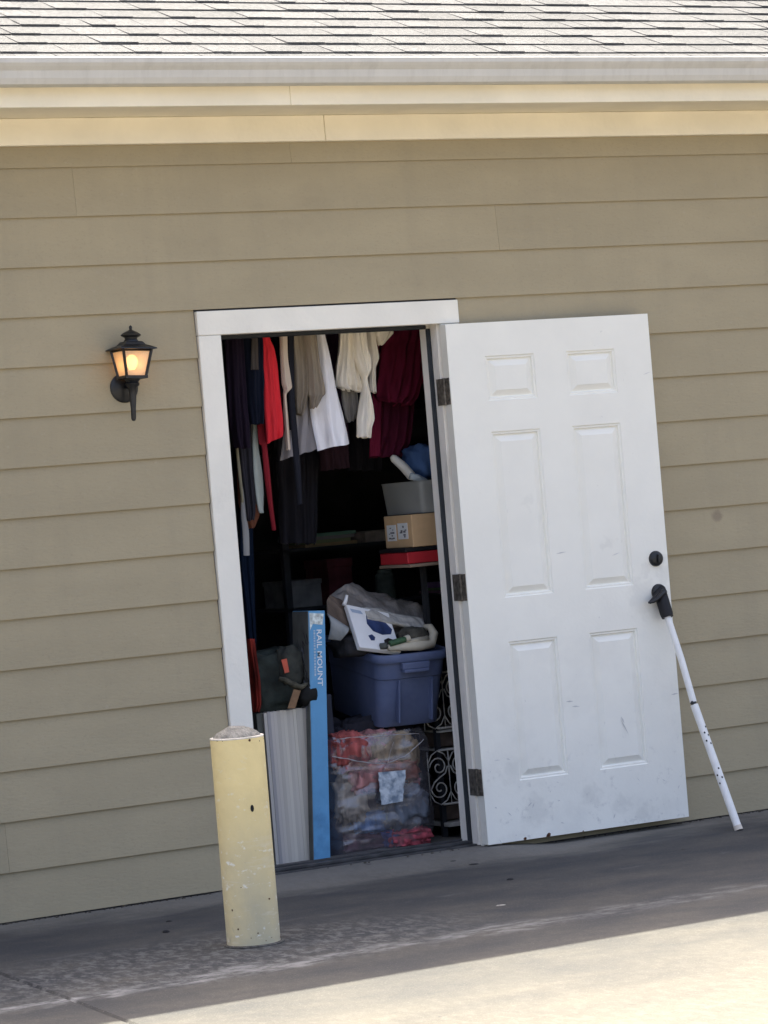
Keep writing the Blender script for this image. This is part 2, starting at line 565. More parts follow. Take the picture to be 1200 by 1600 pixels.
for gx in (XL - .1, XR):
    g = MB()
    g.add([(gx, 0, 2.9), (gx, YB, 2.9), (gx, YB / 2, rz_ - .02), (gx + .1, 0, 2.9), (gx + .1, YB, 2.9), (gx + .1, YB / 2, rz_ - .02)],
          [(0, 1, 2), (3, 5, 4), (0, 3, 4, 1), (1, 4, 5, 2), (2, 5, 3, 0)])
    g.build('gable', MAT['siding'], B)
SE = .147
rr = random.Random(3)
rest = MB()
nrow = int(RIDGE_S / SE)
for r in range(nrow):
    s0 = r * SE
    x = XL - .3 + rr.uniform(-.1, 0)
    high = rr.random() < .5
    # a course: dark under-layer strip then the tabs over it
    ul = MB()
    ul.add([rp(XL - .3, s0 + .004, 0), rp(XR + .3, s0 + .004, 0), rp(XR + .3, s0 + .004, .0035), rp(XL - .3, s0 + .004, .0035), rp(XR + .3, s0 + SE, .002), rp(XL - .3, s0 + SE, .002)],
           [(0, 1, 2, 3), (3, 2, 4, 5)])
    ul.build('shingle_underlay', MAT['shingle_edge'], B)
    while x < XR + .25:
        wd = rr.uniform(.07, .17) if high else rr.uniform(.10, .28)
        t = rr.uniform(.0062, .0082) if high else rr.uniform(.0036, .0048)
        dz = rr.uniform(-.0015, .0015)
        g = .0016
        a, b = x + g, min(x + wd - g, XR + .3)
        sk = rr.uniform(-.003, .003)
        lo, hi_ = .0036, .0036 + t
        vs = [rp(a, s0 + dz, lo), rp(b, s0 + dz, lo), rp(b, s0 + dz + .0005, hi_), rp(a, s0 + dz + .0005, hi_),
              rp(b + sk, s0 + SE + .006, .0022), rp(a + sk, s0 + SE + .006, .0022)]
        fs = [(0, 1, 2, 3), (3, 2, 4, 5), (1, 4, 2), (0, 3, 5)]
        if r < 8 and -1.75 < a and b < 2.9:
            MB().add(vs, fs).build('shingle', MAT['shingle'], B)
        else:
            rest.add(vs, fs)
        x += wd
        high = not high if rr.random() < .8 else high
o = rest.build('shingle_field', MAT['shingle'], B)
tag(o, kind='stuff')
rc = MB()
rc.prism_x([(YB / 2 - .13, rz_ - .045), (YB / 2, rz_ + .012), (YB / 2 + .13, rz_ - .045), (YB / 2, rz_ - .002)], XL - .3, XR + .3)
rc.build('ridge_cap', MAT['shingle'], B)

# casing, jambs, stops, threshold
CY0, CY1 = -.024, -.001
MB().box((OPL, CY0, .012), (OIL, CY1, OTOP - .0015)).build('casing_board', MAT['white'], B, bevel=.002, seg=1)
MB().box((OIR + .004, CY0 + .004, .012), (OPR, CY1, OTOP - .0015)).build('casing_board', MAT['white'], B, bevel=.002, seg=1)
MB().box((OPL, CY0, OTOP), (OPR, CY1, 2.126)).build('casing_board', MAT['white'], B, bevel=.002, seg=1)
JL, JR = OIL + .004, OIR - .004
MB().box((JL - .03, 0, .03), (JL, .108, 2.07)).build('door_jamb', MAT['jamb'], B)
j = MB()
j.box((JR, 0, .03), (JR + .03, .046, 2.04))
j.box((JR + .001, .050, .03), (JR + .03, .054, 2.04))
j.build('door_jamb', MAT['jamb'], B)
MB().box((JR - .014, .056, .03), (JR + .03, .108, 2.04)).build('door_stop', MAT['jamb'], B, bevel=.002, seg=1)
MB().box((JR - .018, .046, .03), (JR + .001, .056, 2.025)).build('door_seal', MAT['seal'], B, bevel=.003, seg=1)
MB().box((JL - .002, .046, .03), (JL + .014, .056, 2.025)).build('door_seal', MAT['seal'], B, bevel=.003, seg=1)
MB().box((JL - .03, 0, OTOP + .002), (JR + .03, .108, 2.07)).build('head_jamb', MAT['jamb'], B)
MB().box((JL + .014, .044, OTOP - .014), (JR - .018, .056, OTOP + .002)).build('door_seal', MAT['seal'], B, bevel=.003, seg=1)
t = MB()
t.box((JL, .01, .02), (JR, .145, .034))
t.box((JL, .045, .034), (JR, .075, .046))
t.box((JL, .10, .034), (JR, .12, .050))
t.build('threshold', MAT['thresh'], B, bevel=.002, seg=1)

# ---- door leaf, opened right back
LW, LZ0, LZ1, LT = .905, .033, 2.030, .045
D = MB()
panels = [(.160, 1.727, .376, 1.900), (.520, 1.727, .738, 1.900), (.164, .967, .376, 1.607), (.522, .967, .740, 1.609), (.154, .262, .378, .797), (.520, .262, .740, .798)]
Dm = []


def leaf_mesh():
    m = MB()
    us = sorted({0, LW, .160, .376, .520, .740})
    us = [0, .160, .377, .520, .740, LW]
    zs = [LZ0, .262, .798, .967, 1.608, 1.727, 1.900, LZ1]
    holes = {(1, 1), (3, 1), (1, 3), (3, 3), (1, 5), (3, 5)}
    idx = {}
    for i, u in enumerate(us):
        for k, z in enumerate(zs):
            idx[i, k] = len(m.v)
            m.v.append((u, -LT, z))
    for i in range(5):
        for k in range(7):
            if (i, k) not in holes:
                m.f.append((idx[i, k], idx[i + 1, k], idx[i + 1, k + 1], idx[i, k + 1]))
    b = len(m.v)
    m.v += [(0, 0, LZ0), (LW, 0, LZ0), (LW, 0, LZ1), (0, 0, LZ1)]
    m.f.append((b, b + 3, b + 2, b + 1))
    m.f.append(tuple([idx[i, 0] for i in range(6)][::-1] + [b, b + 1]))
    m.f.append(tuple([idx[i, 7] for i in range(6)] + [b + 2, b + 3]))
    m.f.append(tuple([idx[0, k] for k in range(8)] + [b + 3, b]))
    m.f.append(tuple([idx[5, k] for k in range(8)][::-1] + [b + 1, b + 2]))
    return m, us, zs, holes


door_rot = math.radians(-2.3)
DO = bpy.data.objects.new('door', bpy.data.meshes.new('door'))
m_, us_, zs_, holes_ = leaf_mesh()
door = m_.build('door', MAT['door'], B)
door.location = (1.012, -.021, 0)
door.rotation_euler = (0, 0, door_rot)
door['label'] = 'white six-panel steel door swung fully open against the wall'
bpy.data.objects.remove(DO)
for (i, k) in sorted(holes_):
    u0, u1, z0, z1 = us_[i], us_[i + 1], zs_[k], zs_[k + 1]
    m = MB()
    steps = [(0, 0), (.004, .004), (.010, .004), (.014, .0115), (.018, .0115), (.040, .0015)]
    for s, d in steps:
        m.v += [(u0 + s, -LT + d, z0 + s), (u1 - s, -LT + d, z0 + s), (u1 - s, -LT + d, z1 - s), (u0 + s, -LT + d, z1 - s)]
    for q in range(len(steps) - 1):
        for e in range(4):
            m.f.append((q * 4 + e, q * 4 + (e + 1) % 4, q * 4 + 4 + (e + 1) % 4, q * 4 + 4 + e))
    q = len(steps) - 1
    m.f.append((q * 4, q * 4 + 1, q * 4 + 2, q * 4 + 3))
    m.build('door_panel', MAT['door'], door)


def disc_y(m, u, z, prof, n=28):
    """turned shape on an axis pointing out of the leaf; prof = (radius, distance out)"""
    R = Matrix.Translation((u, -LT, z)) @ Matrix.Rotation(math.radians(90), 4, 'X')
    m.lathe([(r, d) for r, d in prof], n, mat=R)
    return m


db = disc_y(MB(), .849, 1.062, [(.031, 0), (.031, .004), (.028, .012), (.022, .016), (.0, .017)]).build('deadbolt', MAT['black_metal'], door, smooth='auto')
kb = MB().box((.846, -LT - .028, 1.045), (.852, -LT - .016, 1.079)).build('thumb_turn', MAT['black_metal'], db, bevel=.002, seg=1)
lv = disc_y(MB(), .850, .929, [(.033, 0), (.033, .005), (.030, .012), (.014, .016), (.012, .045), (.0, .047)])
lv.tube([(.850, -LT - .042, .929), (.835, -LT - .046, .921), (.815, -LT - .048, .906), (.795, -LT - .045, .896), (.776, -LT - .038, .894)], [.011, .010, .008, .0065, .004], 10)
lv.build('lever_handle', MAT['black_metal'], door, smooth='auto')
# hinges: leaf on the jamb, leaf on the door edge and the knuckle between
for hz in (1.775, 1.022, .272):
    h = MB()
    h.tube([(1.009, -.024, hz - .052), (1.009, -.024, hz + .052)], .0065, 10)
    for q in range(5):
        h.tube([(1.009, -.024, hz - .051 + q * .0206), (1.009, -.024, hz - .033 + q * .0206)], .0075, 10)
    h.box((JR - .0025, -.018, hz - .051), (JR + .001, .030, hz + .051))
    e = MB()
    e.box((-.0025, -.040, hz - .051), (.001, -.002, hz + .051))
    for s in (-.035, -.012, .012, .035):
        e.tube([(-.005, -.022 + (.007 if abs(s) < .02 else -.006), hz + s), (-.002, -.022 + (.007 if abs(s) < .02 else -.006), hz + s)], .004, 8)
    h.build('hinge', MAT['bronze'], B)
    e.build('hinge_plate', MAT['bronze'], door)


# scratches, scuffs and rust chips that sit on the leaf
def streak(m, u0, z0, u1, z1, wd, y=-LT - .0006):
    a, b = Vector((u0, y, z0)), Vector((u1, y, z1))
    d = (b - a).normalized()
    nn = Vector((-d.z, 0, d.x)) * wd
    m.add([a, a + (b - a) * .4 - nn * .9, b, a + (b - a) * .5 + nn], [(0, 1, 2, 3)])


sc = MB()
for a in [(.628, .452, .660, .385, .0028), (.632, .46, .645, .43, .004), (.391, .543, .425, .541, .003), (.415, .522, .452, .518, .003), (.868, .521, .904, .523, .003), (.400, 1.118, .450, 1.122, .0026),
          (.860, 1.79, .9, 1.80, .0014), (.65, 1.09, .69, 1.10, .002)]:
    streak(sc, *a)
rs = random.Random(5)
for i in range(20):
    u, z = rs.uniform(.03, .88), .05 + abs(rs.gauss(0, .17))
    a = rs.uniform(-1.2, 1.2)
    L = rs.uniform(.006, .03)
    inside = any(p[0] < u + L and u - L < p[2] and p[1] < z + L and z - L < p[3] for p in panels)
    if inside: continue
    streak(sc, u, z, u + L * math.cos(a), z + L * math.sin(a), rs.uniform(.0008, .0024))
tag(sc.build('scuff', MAT['scuff'], door), kind='stuff')
ru = MB()
for u, z, r in ((.162, .038, .006), (.267, .040, .008), (.262, .036, .006), (.42, .035, .003)):
    ru.add([(u + r * math.cos(t) * (1 + .3 * math.sin(2.3 * t)), -LT - .0008, max(LZ0, z + r * math.sin(t))) for t in [q * .628 for q in range(10)]], [tuple(range(10))])
ru.build('rust_chip', MAT['rust'], door)

# ------------------------------------------------------------------ wall lantern
lx, ly_ = -.318, -.083
LAN = empty('wall_lantern', (lx, 0, 1.86), 'small black lantern with lit bulb mounted on the tan siding left of the doorway', 'wall lamp')
LAN.rotation_euler = (0, math.radians(3.0), 0)
LI = lambda x, y, z: (x, y, z - 1.86)
m = MB()
R = Matrix.Translation(LI(-.003, -.010, 1.862)) @ Matrix.Rotation(math.radians(90), 4, 'X')
m.lathe([(.054, -.004), (.054, .006), (.049, .010), (.044, .011), (.030, .017), (.012, .020), (.0, .020)], 32, mat=R)
m.build('back_plate', MAT['black_metal'], LAN, smooth='auto')
m = MB()
m.tube([LI(0, -.022, 1.870), LI(0, -.05, 1.862), LI(0, -.07, 1.868), LI(0, ly_, 1.878)], [.009, .008, .008, .009], 10)
m.build('arm', MAT['black_metal'], LAN, smooth=True)
m = MB()
m.lathe([(.0, 1.737 - 1.86), (.006, 1.739 - 1.86), (.009, 1.747 - 1.86), (.0095, 1.78 - 1.86), (.013, 1.83 - 1.86), (.016, 1.858 - 1.86), (.024, 1.866 - 1.86), (.026, 1.872 - 1.86), (.022, 1.878 - 1.86), (.029, 1.888 - 1.86), (.031, 1.896 - 1.86), (0, 1.897 - 1.86)], 24, c=(0, ly_, 0))
m.build('stem', MAT['black_metal'], LAN, smooth='auto')
zb, zt, wb, wt = 1.898 - 1.86, 1.990 - 1.86, .037, .055
m = MB()
m.box((-wb - .006, ly_ - wb - .006, zb - .008), (wb + .006, ly_ + wb + .006, zb + .002))
for sx_ in (-1, 1):
    for sy_ in (-1, 1):
        m.tube([(sx_ * wb, ly_ + sy_ * wb, zb - .004), (sx_ * wt, ly_ + sy_ * wt, zt + .003)], .0060, 4)
for a, b in (((-1, -1), (1, -1)), ((1, -1), (1, 1)), ((1, 1), (-1, 1)), ((-1, 1), (-1, -1))):
    m.tube([(a[0] * wt, ly_ + a[1] * wt, zt), (b[0] * wt, ly_ + b[1] * wt, zt)], .0035, 4)
m.build('cage', MAT['black_metal'], LAN)
# roof of the lantern: flared square hat, neck, round cap and finial
m = MB()
rings = [(.071, zt + .004), (.070, zt + .008), (.050, zt + .018), (.040, zt + .022), (.034, zt + .030), (.030, zt + .034)]
for q, (r_, z_) in enumerate(rings):
    m.v += [(-r_, ly_ - r_, z_), (r_, ly_ - r_, z_), (r_, ly_ + r_, z_), (-r_, ly_ + r_, z_)]
for q in range(len(rings) - 1):
    for e in range(4):
        m.f.append((q * 4 + e, q * 4 + (e + 1) % 4, q * 4 + 4 + (e + 1) % 4, q * 4 + 4 + e))
m.f.append((3, 2, 1, 0)); m.f.append((20, 21, 22, 23))
hat = m.build('hat', MAT['black_metal'], LAN)
m = MB()
zz = zt + .033
m.lathe([(.027, zz), (.026, zz + .006), (.022, zz + .010), (.024, zz + .016), (.036, zz + .022), (.037, zz + .025), (.031, zz + .031), (.018, zz + .038), (.008, zz + .042), (.0045, zz + .046), (.0065, zz + .051), (.005, zz + .057), (0, zz + .061)], 28, c=(0, ly_, 0))
m.build('finial', MAT['black_metal'], LAN, smooth='auto')
gm = bpy.data.materials.new('seeded lantern glass')
gm.use_nodes = True
n_, l_ = gm.node_tree.nodes, gm.node_tree.links
for q in list(n_):
    if q.type == 'BSDF_PRINCIPLED': n_.remove(q)
out = n_['Material Output']
tr = n_.new('ShaderNodeBsdfTransparent'); tr.inputs[0].default_value = (1, .93, .85, 1)
tl = n_.new('ShaderNodeBsdfTranslucent'); tl.inputs[0].default_value = (.95, .82, .66, 1)
df = n_.new('ShaderNodeBsdfDiffuse'); df.inputs[0].default_value = (.85, .74, .62, 1)
gl = n_.new('ShaderNodeBsdfGlossy'); gl.inputs['Roughness'].default_value = .15
m1 = n_.new('ShaderNodeMixShader'); m2 = n_.new('ShaderNodeMixShader'); m3 = n_.new('ShaderNodeMixShader')
nz_ = n_.new('ShaderNodeTexNoise'); nz_.inputs['Scale'].default_value = 60
mr_ = n_.new('ShaderNodeMapRange'); mr_.inputs[1].default_value = .3; mr_.inputs[2].default_value = .7; mr_.inputs[3].default_value = .68; mr_.inputs[4].default_value = .95
l_.new(nz_.outputs[0], mr_.inputs[0])
m1.inputs[0].default_value = .45
l_.new(tl.outputs[0], m1.inputs[1]); l_.new(df.outputs[0], m1.inputs[2])
l_.new(mr_.outputs[0], m2.inputs[0]); l_.new(tr.outputs[0], m2.inputs[1]); l_.new(m1.outputs[0], m2.inputs[2])
m3.inputs[0].default_value = .05
l_.new(m2.outputs[0], m3.inputs[1]); l_.new(gl.outputs[0], m3.inputs[2]); l_.new(m3.outputs[0], out.inputs[0])
for a, b in (((-1, -1), (1, -1)), ((1, -1), (1, 1)), ((1, 1), (-1, 1)), ((-1, 1), (-1, -1))):
    f = .95
    MB().add([(a[0] * wb * f, ly_ + a[1] * wb * f, zb), (b[0] * wb * f, ly_ + b[1] * wb * f, zb), (b[0] * wt * f, ly_ + b[1] * wt * f, zt), (a[0] * wt * f, ly_ + a[1] * wt * f, zt)], [(0, 1, 2, 3)]).build('glass_pane', gm, LAN)
em = bpy.data.materials.new('lit bulb')
em.use_nodes = True
pb = em.node_tree.nodes['Principled BSDF']
pb.inputs['Base Color'].default_value = (1, .8, .5, 1)
pb.inputs['Emission Color'].default_value = (1, .52, .16, 1)
pb.inputs['Emission Strength'].default_value = 1.9
m = MB()
m.lathe([(.009, zb + .022), (.011, zb + .028), (.019, zb + .042), (.022, zb + .056), (.019, zb + .068), (.010, zb + .077), (0, zb + .080)], 20, c=(0, ly_, 0))
bulb = m.build('bulb', em, LAN, smooth=True)
MB().lathe([(.011, zb), (.011, zb + .022), (.009, zb + .024)], 16, c=(0, ly_, 0)).build('socket', mat('grey lamp socket', (.45, .42, .36), .5), LAN)

# ------------------------------------------------------------------ bollard
BOL = empty('bollard', (-.606, -1.314, 0), 'short faded yellow steel bollard with a grey concrete dome top beside the doorway', 'bollard')
yel = mat('faded yellow bollard paint', (.86, .69, .335), .6, .05, 9, bump=.25, bscale=26)
overlay(yel, (.45, .42, .31), 5, .25, .75, (1, 1, .5), zlim=(.52, .0), amount=1.0, seed=1)
overlay(yel, (.46, .45, .37), 3, .2, .7, (1, 1, 1), zlim=(.40, -.12), amount=1.0, seed=7)
overlay(yel, (.88, .86, .78), 26, .60, .67, (1, 1, 1.6), zlim=(.66, .25), amount=.85, seed=8)
overlay(yel, (.82, .78, .66), 8, .56, .70, (.5, .5, 2.5), zlim=(.50, .2), amount=.5, seed=15)
overlay(yel, (.36, .33, .25), 30, .62, .72, (1, 1, .6), zlim=(.3, -.05), amount=.6, seed=16)
overlay(yel, (.25, .22, .17), 60, .68, .74, (1, 1, 1), amount=.6, seed=12)
m = MB()
n = 48
HB = .664
ri = [(.086, 0), (.086, .1), (.086, .2), (.086, .35), (.086, .5), (.0862, .64), (.0862, HB - .002), (.0845, HB), (.079, HB), (.0785, HB - .012), (.07, HB - .02)]
m.lathe(ri, n)
m.build('pipe', yel, BOL, smooth='auto')
m = MB()
rim = [(.0866, HB - .004), (.087, HB), (.0835, HB + .0015), (.079, HB + .001)]
m.lathe(rim, n)
m.build('rim', mat('chipped pale rim', (.72, .66, .56), .7, .15, 40), BOL, smooth='auto')
m = MB()
m.lathe([(.0785, HB - .006), (.075, HB + .004), (.064, HB + .014), (.048, HB + .024), (.03, HB + .031), (.012, HB + .034), (0, HB + .034)], 36)
for i, v in enumerate(m.v):
    q = mnoise.noise(Vector(v) * 30) * .004
    m.v[i] = (v[0], v[1], v[2] + q)
m.build('concrete_cap', mat('rough grey cement', (.27, .255, .22), .95, .25, 45, bump=.8, bscale=120), BOL, smooth=True)
MB().lathe([(.088, 0), (.097, .001), (.094, .004), (.087, .006)], 32).build('base_joint', mat('grimy base joint', (.10, .095, .085), .95, .4, 60), BOL, smooth=True)
chips = MB()
rc_ = random.Random(9)
for i in range(16):
    a = rc_.uniform(-2.9, -.6)
    z = rc_.choice([rc_.uniform(.01, .10), rc_.uniform(.02, .2), rc_.uniform(.648, .66)])
    r = rc_.uniform(.0015, .0045)
    q = Vector((.0868 * math.cos(a), .0868 * math.sin(a), z))
    tx = Vector((-math.sin(a), math.cos(a), 0))
    chips.add([q + tx * r * rc_.uniform(.6, 1.3) * math.cos(t) + Vector((0, 0, r * rc_.uniform(.5, 1.4) * math.sin(t))) for t in [k_ * .9 for k_ in range(7)]], [tuple(range(7))])
tag(chips.build('rust_chip', MAT['rust'], BOL), kind='stuff')
# drilled hole in the pipe, facing the camera side
hp = at(394, 1263, -1.40)
m = MB()
R = Matrix.Translation((hp.x + .606, hp.y + 1.314 + .0, hp.z)) @ Matrix.Rotation(math.radians(90), 4, 'X')
ang = math.atan2(hp.y + 1.314, hp.x + .606)
cx_, cy_ = .0868 * math.cos(ang), .0868 * math.sin(ang)
ex, ey_ = -math.sin(ang), math.cos(ang)
m.add([(cx_ + ex * .006 * math.cos(t), cy_ + ey_ * .006 * math.cos(t), hp.z + .0115 * math.sin(t)) for t in [q * .5236 for q in range(12)]], [tuple(range(12))])
m.build('bolt_hole', MAT['black_plastic'], BOL)

# ------------------------------------------------------------------ walking cane
CN = empty('walking_cane', (1.892, -.46, 0), 'white adjustable walking cane with black foam grip leaning on the open door', 'cane')


def cl(p): return Vector(p) - Vector((1.892, -.46, 0))


foot, top, mid = Vector((1.897, -.462, .002)), Vector((1.858, -.150, .835)), Vector((1.868, -.272, .485))
wht = mat('white enamelled tube', (.80, .79, .76), .35, .03, 30, spec=.5)
m = MB().tube([cl(mid + (top - mid) * .03), cl(mid + (top - mid) * .5 + Vector((.0, -.006, 0))), cl(top)], .0135, 16)
m.build('upper_tube', wht, CN, smooth='auto')
m = MB().tube([cl(foot + (mid - foot) * .03), cl(mid)], .0155, 16)
lowt = m.build('lower_tube', wht, CN, smooth='auto')
m = MB().tube([cl(mid - (top - mid) * .005), cl(mid + (top - mid) * .035)], [.010, .010], 14)
m.tube([cl(mid + Vector((-.015, -.006, .010))), cl(mid + Vector((-.006, -.004, .006)))], .008, 8)
m.build('collar', MAT['black_metal'], CN)
m = MB().tube([cl(foot), cl(foot + (mid - foot) * .035)], [.017, .0165], 16)
m.build('foot_tip', mat('pale rubber tip', (.62, .56, .48), .7), CN, smooth='auto')
m = MB()
dtop = (top - mid).normalized()
m.tube([cl(top - dtop * .006), cl(top + dtop * .01), cl(top + dtop * .085), cl(top + dtop * .10)], [.0235, .026, .026, .022], 14)
m.tube([cl(top + dtop * .09 + Vector((.034, .02, .012))), cl(top + dtop * .105 + Vector((.012, .0, .006))), cl(top + dtop * .092), cl(top + dtop * .085 + Vector((-.04, -.01, -.012))), cl(top + dtop * .075 + Vector((-.066, -.012, -.012)))], [.006, .017, .022, .012, .006], 12)
m.build('grip', MAT['black_plastic'], CN, smooth='auto')
# adjustment holes: two staggered groups of dark dots on the lower tube, facing out
hd = MB()
axis = (mid - foot).normalized()
side = axis.cross(Vector((FWD.x, FWD.y, 0))).normalized()
outv = -(Vector((FWD.x, FWD.y, 0)) - axis * axis.dot(Vector((FWD.x, FWD.y, 0)))).normalized()
for px_, py_, s_ in ((1103, 1137, 1), (1101, 1146, -1), (1107, 1150, 1), (1104, 1158.5, -1), (1111, 1163, 1), (1123, 1202, 1), (1121, 1212, -1), (1128.5, 1216, 1), (1125, 1224.5, -1)):
    q = at(px_, py_, -.3)
    u_ = (q.z - foot.z) / (mid.z - foot.z)
    Yq = foot.y + (mid.y - foot.y) * u_
    q = at(px_, py_, Yq)
    ctr = foot + (mid - foot) * ((q.z - foot.z) / (mid.z - foot.z))
    dd = q - ctr
    so = dd.dot(side)
    so = max(-.0125, min(.0125, so))
    oo = math.sqrt(.0158 ** 2 - so ** 2)
    cc = ctr + side * so + outv * oo
    e2 = (outv * oo + side * so).normalized().cross(axis)
    hd.add([cl(cc + e2 * .0036 * math.cos(t) + axis * .0042 * math.sin(t)) + outv * .0006 for t in [w_ * .785 for w_ in range(8)]], [tuple(range(8))])
hd.build('adjustment_hole', MAT['black_plastic'], CN)
for q in list(C.objects):
    if q.name.startswith('adjustment_hole'): q['kind'] = 'stuff'

# ------------------------------------------------------------------ litter on the paving
for nm, lab, px, py, r, col, sq in (
    ('dead_leaf', 'small dark dead leaf lying nearest the open door foot', 740, 1351, .016, (.03, .03, .03), .25),
    ('pebble', 'black pebble on the paving in front of the open door', 797, 1375, .010, (.02, .02, .022), .7),
    ('dead_leaf', 'pale curled leaf lying out on the shaded paving', 783, 1414, .013, (.33, .31, .28), .25),
    ('pebble', 'dark pebble left of the bollard, the one nearer the wall', 264, 1440, .010, (.02, .02, .022), .5),
    ('pebble', 'dark pebble left of the bollard, the one farther from the wall', 259, 1457, .011, (.02, .02, .022), .8),
    ('dead_leaf', 'tiny dark leaf scrap just left of the door foot leaf', 708, 1350, .010, (.04, .04, .04), .25),
    ('dead_leaf', 'dark leaf scrap on the paving below the walking cane', 1068, 1327, .009, (.05, .045, .04), .25)):
    d = FWD + RIGHT * ((px - 600) / FPX) - UP * ((py - 800) / FPX)
    q = CAM + d * ((0 - CAM.z) / d.z)
    g = ground_height(q.x, q.y)
    m = MB()
    rg = random.Random(px)
    prof = [(.45 * r, 0), (r, r * sq * .3), (.85 * r, r * sq * .7), (.4 * r, r * sq)]
    m.lathe(prof, 9)
    for i, v in enumerate(m.v):
        k = 1 + rg.uniform(-.25, .25)
        m.v[i] = (v[0] * k * 1.3, v[1] * k, v[2])
    o = m.build(nm, mat(nm + ' tone', col, .9, .3, 80), None, smooth=False, loc=(q.x, q.y, g - .001))
    tag(o, lab, 'pebble' if nm == 'pebble' else 'leaf')

# ------------------------------------------------------------------ storeroom contents
FLOOR = .020
BM = {}


def cloth(name, col, var=.12, objrough=.9, scale=14):
    if name not in BM:
        BM[name] = mat(name, col, objrough, var, scale, bump=.9, bscale=30, spec=.15, stretch=(1, 1, .22))
    return BM[name]


def garment(name, label, cat, rows, Y, th, mt, nf=3, amp=.012, seed=0, parent=None, group=None, grow=1.0):
    """a hanging cloth: closed sleeve of fabric between sighted left and right edges, folded in depth"""
    rg = random.Random(seed)
    pts = [(at(a, b, Y), at(c, d, Y)) for a, b, c, d in rows]
    dense = []
    for i in range(len(pts) - 1):
        for q in range(7):
            t = q / 7
            dense.append((pts[i][0].lerp(pts[i + 1][0], t), pts[i][1].lerp(pts[i + 1][1], t)))
    dense.append(pts[-1])
    # soften the outline corners
    for _ in range(2):
        dense = [dense[0]] + [((dense[i - 1][0] + dense[i][0] * 2 + dense[i + 1][0]) / 4, (dense[i - 1][1] + dense[i][1] * 2 + dense[i + 1][1]) / 4) for i in range(1, len(dense) - 1)] + [dense[-1]]
    N = 26
    ph = [rg.uniform(0, 6.28) for _ in range(4)]
    o0 = dense[0][0].copy()
    org = Vector((o0.x, Y, o0.z))
    m = MB()
    nr = len(dense)
    for r, (L, Rr) in enumerate(dense):
        v = r / (nr - 1)
        wdt = (Rr - L).length
        for side_ in (0, 1):
            for c in range(N + 1):
                u = c / N if side_ == 0 else 1 - c / N
                p = L.lerp(Rr, u)
                k = (.35 + .65 * v) * amp * min(1, wdt / .08)
                uu = u + .04 * math.sin(3 * v + ph[2])
                f = math.sin(6.28 * nf * uu + ph[0] + .7 * math.sin(2.1 * v + ph[1])) + .45 * math.sin(6.28 * nf * 2.3 * uu + ph[1]) + .9 * mnoise.noise(Vector((u * 3.1, v * 3.5, seed))) + .5 * mnoise.noise(Vector((u * 8 + v * 3, v * 7, seed + 4)))
                bulge = th * .5 * math.sqrt(max(0, math.sin(math.pi * min(1, max(0, u)))))
                bulge = min(bulge, wdt * .7)
                y = (-bulge if side_ == 0 else bulge) + k * f
                zj = (.5 * amp * math.sin(6.28 * nf * uu + ph[3]) * (v ** 4)) * grow * .45
                m.v.append(tuple(p + Vector((.15 * k * f, y, zj)) - org))
    W2 = 2 * (N + 1)
    for r in range(nr - 1):
        for c in range(W2):
            c2 = (c + 1) % W2
            m.f.append((r * W2 + c, r * W2 + c2, (r + 1) * W2 + c2, (r + 1) * W2 + c))
    m.f.append(tuple(range(W2)))
    o = m.build(name, mt, parent, smooth=True, loc=tuple(org) if parent is None else None)
    if parent is None:
        tag(o, label, cat, group)
        # hanger hook up to the rail
    else:
        o.location = org - parent.location
    return o


GR = 'clothes hanging in the storeroom'
# rails the clothes hang from
rail = MB()
for yy in (.30, .60):
    rail.tube([(-1.1, yy, 2.30), (3.4, yy, 2.30)], .014, 10)
o = rail.build('clothes_rail', mat('dull steel rail', (.2, .2, .2), .4, .1, metal=.8), B, smooth='auto')


def hooks(o, x0, x1, Y):
    """wire hanger for a garment, its child"""
    ztop = at((x0 + x1) / 2, 505, Y).z
    a, b = at(x0, 505, Y), at(x1, 505, Y)
    c = (a + b) / 2
    yr = .30 if Y < .5 else .60
    m = MB()
    m.tube([(a.x, Y, ztop - .005), (c.x, Y, ztop + .06), (b.x, Y, ztop - .005)], .003, 6)
    m.tube([(c.x, Y, ztop + .06), (c.x, Y * .5 + yr * .5, 2.27), (c.x, yr - .018, 2.30), (c.x, yr, 2.3165), (c.x, yr + .018, 2.30)], .002, 6)
    q = m.build('hanger', MAT['black_metal'], o)
    q.location = -Vector(o.location)


def G(name, label, cat, rows, Y, th, mt, nf, amp, seed):
    if Y < .48: Y -= .11
    o = garment(name, label, cat, rows, Y, th, mt, nf, amp, seed, group=GR)
    hooks(o, rows[0][0] + 2, rows[0][2] - 2, Y)
    return o


G('dress', 'plum-black garment hanging leftmost inside the doorway', 'dress', [(350, 505, 378, 505), (355, 600, 384, 600), (360, 665, 390, 664), (366, 700, 392, 700)], .315, .05, cloth('plum black cloth', (.012, .007, .016)), 2, .012, 1)
G('jacket', 'near-black navy jacket hanging just left of the red garment', 'jacket', [(377, 505, 413, 505), (380, 600, 413, 600), (385, 664, 411, 662)], .335, .06, cloth('black navy cloth', (.007, .010, .022)), 2, .012, 2)
G('jacket_sleeve', 'short brown-grey sleeve hanging against the navy jacket', 'sleeve', [(393, 505, 402, 505), (393, 540, 403, 540), (392, 577, 404, 578)], .295, .02, cloth('brown grey cloth', (.07, .06, .055)), 1, .006, 3)
G('trousers', 'long charcoal trousers hanging low at the left jamb', 'trousers', [(364, 505, 388, 505), (366, 660, 392, 660), (372, 740, 396, 740), (380, 800, 400, 800), (382, 815, 396, 812)], .395, .04, cloth('charcoal cloth', (.024, .023, .030)), 2, .01, 4)
red = cloth('scarlet cloth', (.68, .030, .042), .14)
